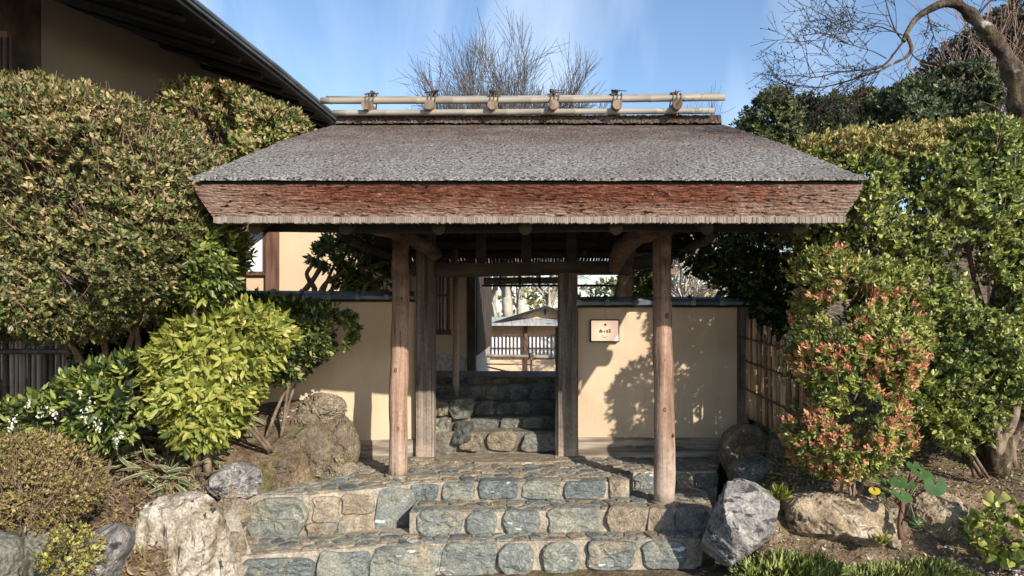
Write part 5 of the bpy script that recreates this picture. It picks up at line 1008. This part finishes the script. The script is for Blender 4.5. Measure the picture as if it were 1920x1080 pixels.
for i in range(170):
    y = R.uniform(4.45, 6.5); rl.append((R.uniform(-1, 1)*(halfw(y)-.05), y, ztop(y)+.012))
flatleaves('fallen_leaf', rl, .02, gt)
def twigfx():
    return (R.uniform(1.9, 4.6), R.uniform(4.9, 6.2))
A = []; B = []
for i in range(700):
    x, y = twigfx(); z = H(x, y)+.008; a = np.array([x, y, z]); d = np.array([R.gauss(0, 1), R.gauss(0, 1), R.gauss(0, .15)]); d /= np.linalg.norm(d); A.append(a); B.append(a+d*R.uniform(.04, .22))
for i in range(500):
    x, y = R.uniform(-4, -2.0), R.uniform(3.9, 5.6); z = H(x, y)+.015; a = np.array([x, y, z]); d = np.array([R.gauss(0, 1), R.gauss(0, 1), R.gauss(0, .3)]); d /= np.linalg.norm(d); A.append(a); B.append(a+d*R.uniform(.04, .2))
V, q = tubesfast(np.array(A), np.array(B), .003, .0015); o = put('fallen_twigs', V, None, quads=q, mats=[M['twig']]); o['kind'] = 'stuff'
# ------------------------------------------------------------------ ROCKS
rock('boulder', 'largest pale lichened boulder at the foot of the left bank', [(222, 1110), (232, 1050), (250, 1000), (262, 955), (300, 932), (340, 915), (368, 925), (395, 945), (412, 985), (425, 1020), (440, 1090), (432, 1170), (230, 1170)], 4.6, .28, M['rock_white'], 3, .055, 6, 16, stri=(1, 0, .1))
rock('boulder', 'smooth grey rock left of the largest pale boulder', [(135, 1030), (160, 992), (205, 985), (236, 996), (236, 1030), (222, 1060), (205, 1120), (150, 1140), (120, 1100), (122, 1060)], 4.25, .25, M['rock_grey'], 4, .04, 5, 8)
rock('boulder', 'dark rock under the azalea mound at the lower left', [(35, 985), (70, 978), (105, 985), (120, 1010), (115, 1060), (60, 1070), (30, 1030)], 4.3, .2, M['stone_dark'], 5, .06, 5)
rock('boulder', 'dark rock in the bottom left corner of the photo', [(-60, 1000), (0, 1000), (32, 1020), (36, 1060), (30, 1110), (-60, 1110)], 4.1, .2, M['stone_dark'], 6, .06, 5)
rock('boulder', 'small dark rock below the sparse yellowish azalea', [(60, 1050), (110, 1045), (150, 1060), (150, 1120), (60, 1120)], 4.12, .15, M['stone_dark'], 7, .06, 4)
rock('boulder', 'tall grey striated boulder at the right foot of the steps', [(1308, 1062), (1322, 1020), (1345, 965), (1364, 918), (1385, 899), (1412, 896), (1446, 908), (1470, 945), (1478, 985), (1472, 1020), (1452, 1045), (1408, 1068), (1350, 1080), (1312, 1076)], 5.0, .30, M['rock_grey'], 8, .05, 6, 18, stri=(.8, 0, .6))
rock('boulder', 'broad buff boulder in the middle of the right bank', [(1470, 965), (1478, 935), (1500, 926), (1560, 925), (1620, 930), (1655, 940), (1674, 962), (1664, 1000), (1630, 1025), (1590, 1037), (1530, 1026), (1480, 1010)], 5.32, .30, M['rock_buff'], 9, .06, 6, 8)
rock('boulder', 'buff boulder right of the red stalked round leaf plant', [(1688, 975), (1700, 945), (1725, 925), (1770, 920), (1805, 945), (1828, 985), (1815, 1012), (1770, 1026), (1710, 1022), (1690, 1002)], 5.38, .28, M['rock_buff'], 10, .06, 6, 8)
rock('boulder', 'brown mossy boulder against the right end of the garden wall', [(1350, 845), (1358, 815), (1378, 798), (1405, 795), (1432, 808), (1452, 832), (1450, 868), (1415, 885), (1370, 888), (1352, 870)], 6.35, .28, M['stone_moss'], 11, .06, 5)
rock('boulder', 'dark flat topped rock between mossy boulder and tall grey boulder', [(1362, 880), (1378, 864), (1420, 858), (1462, 864), (1482, 885), (1478, 915), (1420, 930), (1365, 915)], 5.95, .25, M['stone_dark'], 12, .05, 5)
rock('boulder', 'small rock half hidden under the mossy boulder by the fence', [(1440, 830), (1470, 815), (1495, 830), (1490, 870), (1450, 875)], 6.1, .2, M['stone_moss'], 13, .06, 4)
rock('boulder', 'small round stone between broad buff boulder and its right neighbour', [(1660, 1005), (1680, 1000), (1690, 1015), (1680, 1032), (1662, 1028)], 5.2, .1, M['rock_buff'], 14, .06, 4)
for lab, pl, Y, d, m, sd_ in (
    ('topmost tan rock of the cemented bank beside the left wall', [(556, 770), (570, 748), (600, 738), (640, 744), (650, 765), (640, 795), (600, 800), (565, 795)], 6.35, .22, 'stone_tan', 21),
    ('tall brown rock closest to the left front post', [(604, 810), (622, 775), (650, 782), (668, 820), (672, 855), (662, 885), (625, 890), (606, 860)], 6.25, .25, 'stone_moss', 22),
    ('wide mossy rock in the middle of the left stone bank', [(540, 830), (560, 800), (600, 795), (622, 820), (622, 870), (600, 898), (560, 905), (538, 880)], 6.0, .25, 'stone_moss', 23),
    ('brown rock below the sandy patch of the left bank', [(478, 860), (492, 832), (520, 818), (548, 828), (556, 870), (548, 905), (500, 925), (478, 900)], 5.75, .22, 'stone_moss', 24),
    ('grey rounded rock at the left end of the landing', [(392, 905), (408, 885), (440, 868), (470, 872), (488, 895), (480, 925), (450, 942), (405, 945)], 5.35, .22, 'rock_grey', 25),
    ('cracked tan rock under the grey rounded one', [(400, 945), (440, 935), (468, 945), (462, 985), (436, 1010), (410, 990)], 5.15, .16, 'stone_tan', 26),
    ('narrow tan rock at the left end of the lowest step', [(415, 1005), (436, 995), (458, 1012), (452, 1060), (425, 1085), (415, 1050)], 4.95, .12, 'stone_tan', 27),
    ('small pale rock set in the sand above the left bank', [(500, 815), (520, 800), (548, 803), (556, 820), (540, 835), (508, 834)], 6.1, .15, 'stone_tan', 28),
    ('mossy stone behind the sandy patch of the left bank', [(545, 790), (562, 775), (590, 778), (598, 795), (580, 806), (552, 806)], 6.2, .15, 'stone_moss', 29),
    ('low brown rock filling under the tall rock near the left post', [(600, 870), (640, 865), (672, 872), (668, 892), (610, 900)], 6.1, .15, 'stone_tan', 30)):
    rock('rock', lab, pl, Y, d, M[m], sd_, .13, 6, 8)
MB().add([(-2.55, 5.6, .30), (-2.1, 5.5, .26), (-1.85, 6.1, .40), (-1.75, 6.5, .5), (-2.3, 6.6, .56), (-2.7, 6.2, .5), (-2.3, 5.3, -.4), (-1.98, 5.7, -.2), (-1.8, 6.0, -.1), (-1.66, 6.6, -.1)], [(0, 1, 2, 5), (2, 3, 4, 5), (0, 6, 1), (1, 6, 7), (1, 7, 8, 2), (2, 8, 9, 3)]).build('bank_mortar', M['soil'], st)
MB().add([(-2.5, 4.5, -.56), (-2.0, 4.5, -.56), (-2.02, 5.0, -.35), (-2.2, 5.1, .02), (-2.3, 5.45, .05), (-2.6, 5.4, .1)], [(0, 1, 2, 3), (0, 3, 4, 5)]).build('bank_mortar', M['mortar'], st)
# ------------------------------------------------------------------ round leaved plant
fp_ = thing('round_leaf_plant', (WX(1690, 5.1), 5.1, -.25), 'glossy round leaved plant with one yellow leaf above the right boulders', 'plant')
def disc(m, seed, fold=.05):
    rs = random.Random(seed); n = 20; vs = [(0, 0, -.03)]
    for k, f_ in ((.5, .02), (1., .05)):
        for j in range(n):
            t = (j+.5)/n*2*math.pi*.93-math.pi/2+.22; r = .5*k*(1+.015*math.sin(j*1.1+seed)); vs.append((math.cos(t)*r, math.sin(t)*r, f_+fold*k*k*math.sin(3*t+seed)*.5-.06*k))
    fs = [(0, 1+j, 2+j) for j in range(n-1)]+[(1+j, 1+n+j, 2+n+j, 2+j) for j in range(n-1)]
    mb = MB().add(vs, fs); return mb.mesh('leaf', m, (0, 0, 0), True)
dm = [disc(L['fuki'], 1), disc(L['fuki'], 2), disc(L['fuki_yellow'], 3)]
for i, (px, py, s_, Y, k) in enumerate(((1712, 872, 22, 5.22, 1), (1727, 886, 34, 5.15, 0), (1754, 911, 36, 5.0, 1), (1692, 928, 36, 4.98, 0), (1686, 903, 26, 5.05, 1), (1658, 905, 24, 5.15, 1), (1640, 920, 19, 5.08, 2), (1703, 908, 24, 5.1, 0), (1738, 893, 26, 5.2, 1), (1660, 925, 20, 5.12, 0))):
    c = np.array(P(px, py, Y)); nrm = np.array([R.gauss(0, .45), -.7, R.uniform(.4, 1.5)]); nrm /= np.linalg.norm(nrm); u = np.cross(nrm, [0, 0, 1.]); u /= np.linalg.norm(u); v = np.cross(nrm, u); s3 = s_/F*Y*1.05
    o = link('leaf', dm[k], fp_); q = c-np.array(ORG[fp_]); o.matrix_local = Matrix(((u[0]*s3, v[0]*s3, nrm[0]*s3, q[0]), (u[1]*s3, v[1]*s3, nrm[1]*s3, q[1]), (u[2]*s3, v[2]*s3, nrm[2]*s3, q[2]), (0, 0, 0, 1)))
    MB().tube(smoothpath([P(1692, 955, 5.22), (Vector(c)+P(1692, 955, 5.22))/2+Vector((0, 0, .03)), Vector(c)], 3), .006, 5).build('stalk', M['bark'], fp_, smooth=True)
MB().tube(smoothpath([P(1690, 1012, 5.02), P(1687, 985, 5.05), P(1691, 955, 5.1), P(1692, 930, 5.14)], 4), interp([.022, .018, .02, .014], 13), 8, wob=.1).build('stem', M['red_wood'], fp_, smooth=True)
MB().tube([P(1704, 925, 5.08), P(1708, 950, 5.02), P(1716, 975, 5.0)], .005, 5).build('stalk', M['bark'], fp_)
V, f = ico(3); put('curled_leaf', V*(1+.12*np.sin(np.arctan2(V[:, 2:3], V[:, 0:1])*7+V[:, 1:2]*3))*np.array([[.055, .04, .046]])+np.array([tuple(P(1717, 980, 5.0))]), fp_, tris=f, mats=[L['dark']], smooth=True)
# corner plant with lobed leaves
shrub('leafy_plant', 'low light green lobed plant at the right edge of the gravel', 'plant', [(1838, 1005), (1850, 985), (1875, 965), (1905, 958), (1990, 965), (1990, 1040), (1920, 1048), (1870, 1040), (1845, 1028)], 4.95, .22, 120, 5, .075, .40, [L['lime'], L['green']], [.35, .65], base=(WX(1890, 4.95), 4.97, -.5), stems=5, stemr=.006, seed=19, up=.5, big=120, gap=-2)
fern = thing('fern_tuft', (WX(1462, 5.1), 5.15, -.12), 'tiny yellow green fern tuft beside the tall grey boulder', 'plant')
A = np.tile(np.array([tuple(P(1462, 938, 5.14))]), (60, 1)); D = unit(rand_unit(60)*np.array([[1, .6, .4]])+np.array([[0, -.2, .8]])); V, q = leafgeo(A, D, unit(np.cross(D, rand_unit(60))), NR.uniform(.07, .15, 60), np.full(60, .008), curl=.35); put('frond', V, fern, quads=q, mats=[L['lime']])['kind'] = 'stuff'
fern = thing('fern_tuft', (WX(1664, 5.1), 5.1, -.4), 'tiny yellow green tuft below the broad buff boulder', 'plant')
A = np.tile(np.array([tuple(P(1655, 1020, 4.98))]), (40, 1)); D = unit(rand_unit(40)*np.array([[1, .6, .4]])+np.array([[0, -.2, .8]])); V, q = leafgeo(A, D, unit(np.cross(D, rand_unit(40))), NR.uniform(.05, .11, 40), np.full(40, .008), curl=.35); put('frond', V, fern, quads=q, mats=[L['lime']])['kind'] = 'stuff'
# mondo grass mounds
def gmound(label, px, Y, rx, ry, h, n, m, seed):
    c = P(px, 1060, Y); t = thing('grass_mound', (c.x, Y, -.55), label, 'grass clump'); a = NR.uniform(0, 2*math.pi, n); r = np.sqrt(NR.uniform(0, 1, n)); X = c.x+np.cos(a)*r*rx; Yy = Y+np.sin(a)*r*ry
    z0 = np.array([H(x, y) for x, y in zip(X, Yy)])-.02; hz = h*np.sqrt(np.clip(1-r*r, .05, 1))*(1+.25*nsum(X, Yy, X*0, 9, seed)); base = np.stack([X, Yy, z0+hz*.35], 1)
    lean = np.stack([np.cos(a)*(.7+r*.9), np.sin(a)*(.7+r*.9), np.full(n, .75)], 1)+rand_unit(n)*.8; D = unit(lean); W = unit(np.cross(D, rand_unit(n))); Ln = hz*NR.uniform(.8, 1.6, n)+.06
    V, q = leafgeo(base, D, W, Ln, np.full(n, .0015), fold=.3, curl=.7); o = put('blades', V, t, quads=q, mats=[m], smooth=True); o['kind'] = 'stuff'
gmound('dark green grass mound right of the tall grey boulder', 1485, 4.78, .38, .24, .10, 13000, L['grass'], 1)
gmound('wider thinner grass mound at the bottom edge below the buff boulders', 1705, 4.85, .52, .17, .06, 10000, L['grass'], 2)
gmound('small grass mound at the bottom left of the darker mound', 1420, 4.62, .18, .12, .06, 2000, L['grass'], 3)
# pebbles
V0, f0 = ico(1); Vs = []; Fs = []; k = 0
def peb(x, y, z, s_):
    global k
    sc = np.array([[s_*R.uniform(.8, 1.4), s_*R.uniform(.8, 1.3), s_*R.uniform(.45, .8)]]); an = R.uniform(0, 6.28); Rm = np.array([[math.cos(an), -math.sin(an), 0], [math.sin(an), math.cos(an), 0], [0, 0, 1]])
    Vs.append((V0*sc)@Rm.T+np.array([[x, y, z]])); Fs.append(f0+k*len(V0)); k += 1
for i in range(5200):
    x = R.uniform(.55, 4.3); y = R.uniform(4.3, 5.1)
    if x > 1.6 and R.random() < .3: continue
    peb(x, y, H(x, y)+.004, R.uniform(.006, .017))
for i in range(700): x, y = R.uniform(1.8, 4.5), R.uniform(4.9, 6.3); peb(x, y, H(x, y), R.uniform(.005, .014))
for i in range(500): x = R.uniform(-2.6, -2.15); y = R.uniform(5.6, 6.4); peb(x, y, H(x, y)+.005, R.uniform(.005, .012))
o = put('gravel', np.concatenate(Vs), None, tris=np.concatenate(Fs), mats=[M['gravel']], smooth=True); o['kind'] = 'stuff'

GR = {'boulder': 'boulders along the foot of the garden banks', 'rock': 'rocks cemented into the left bank', 'bare_tree': 'bare trees beyond the gate', 'evergreen_tree': 'evergreens on the right skyline', 'broad_tree': 'leafy trees beyond the gate',
      'shrub': 'garden shrubs on both sides of the gate', 'hedge': 'big clipped hedges flanking the gate', 'grass_mound': 'grass mounds at the bottom right', 'fern_tuft': 'small fern tufts among the right boulders', 'bamboo_fence': 'bamboo fences beside the garden walls', 'garden_wall': 'plaster garden walls on both sides of the gate'}
for o in bpy.data.objects:
    if o.parent is None and o.get('category') and o.name.split('.')[0] in GR: o['group'] = GR[o.name.split('.')[0]]
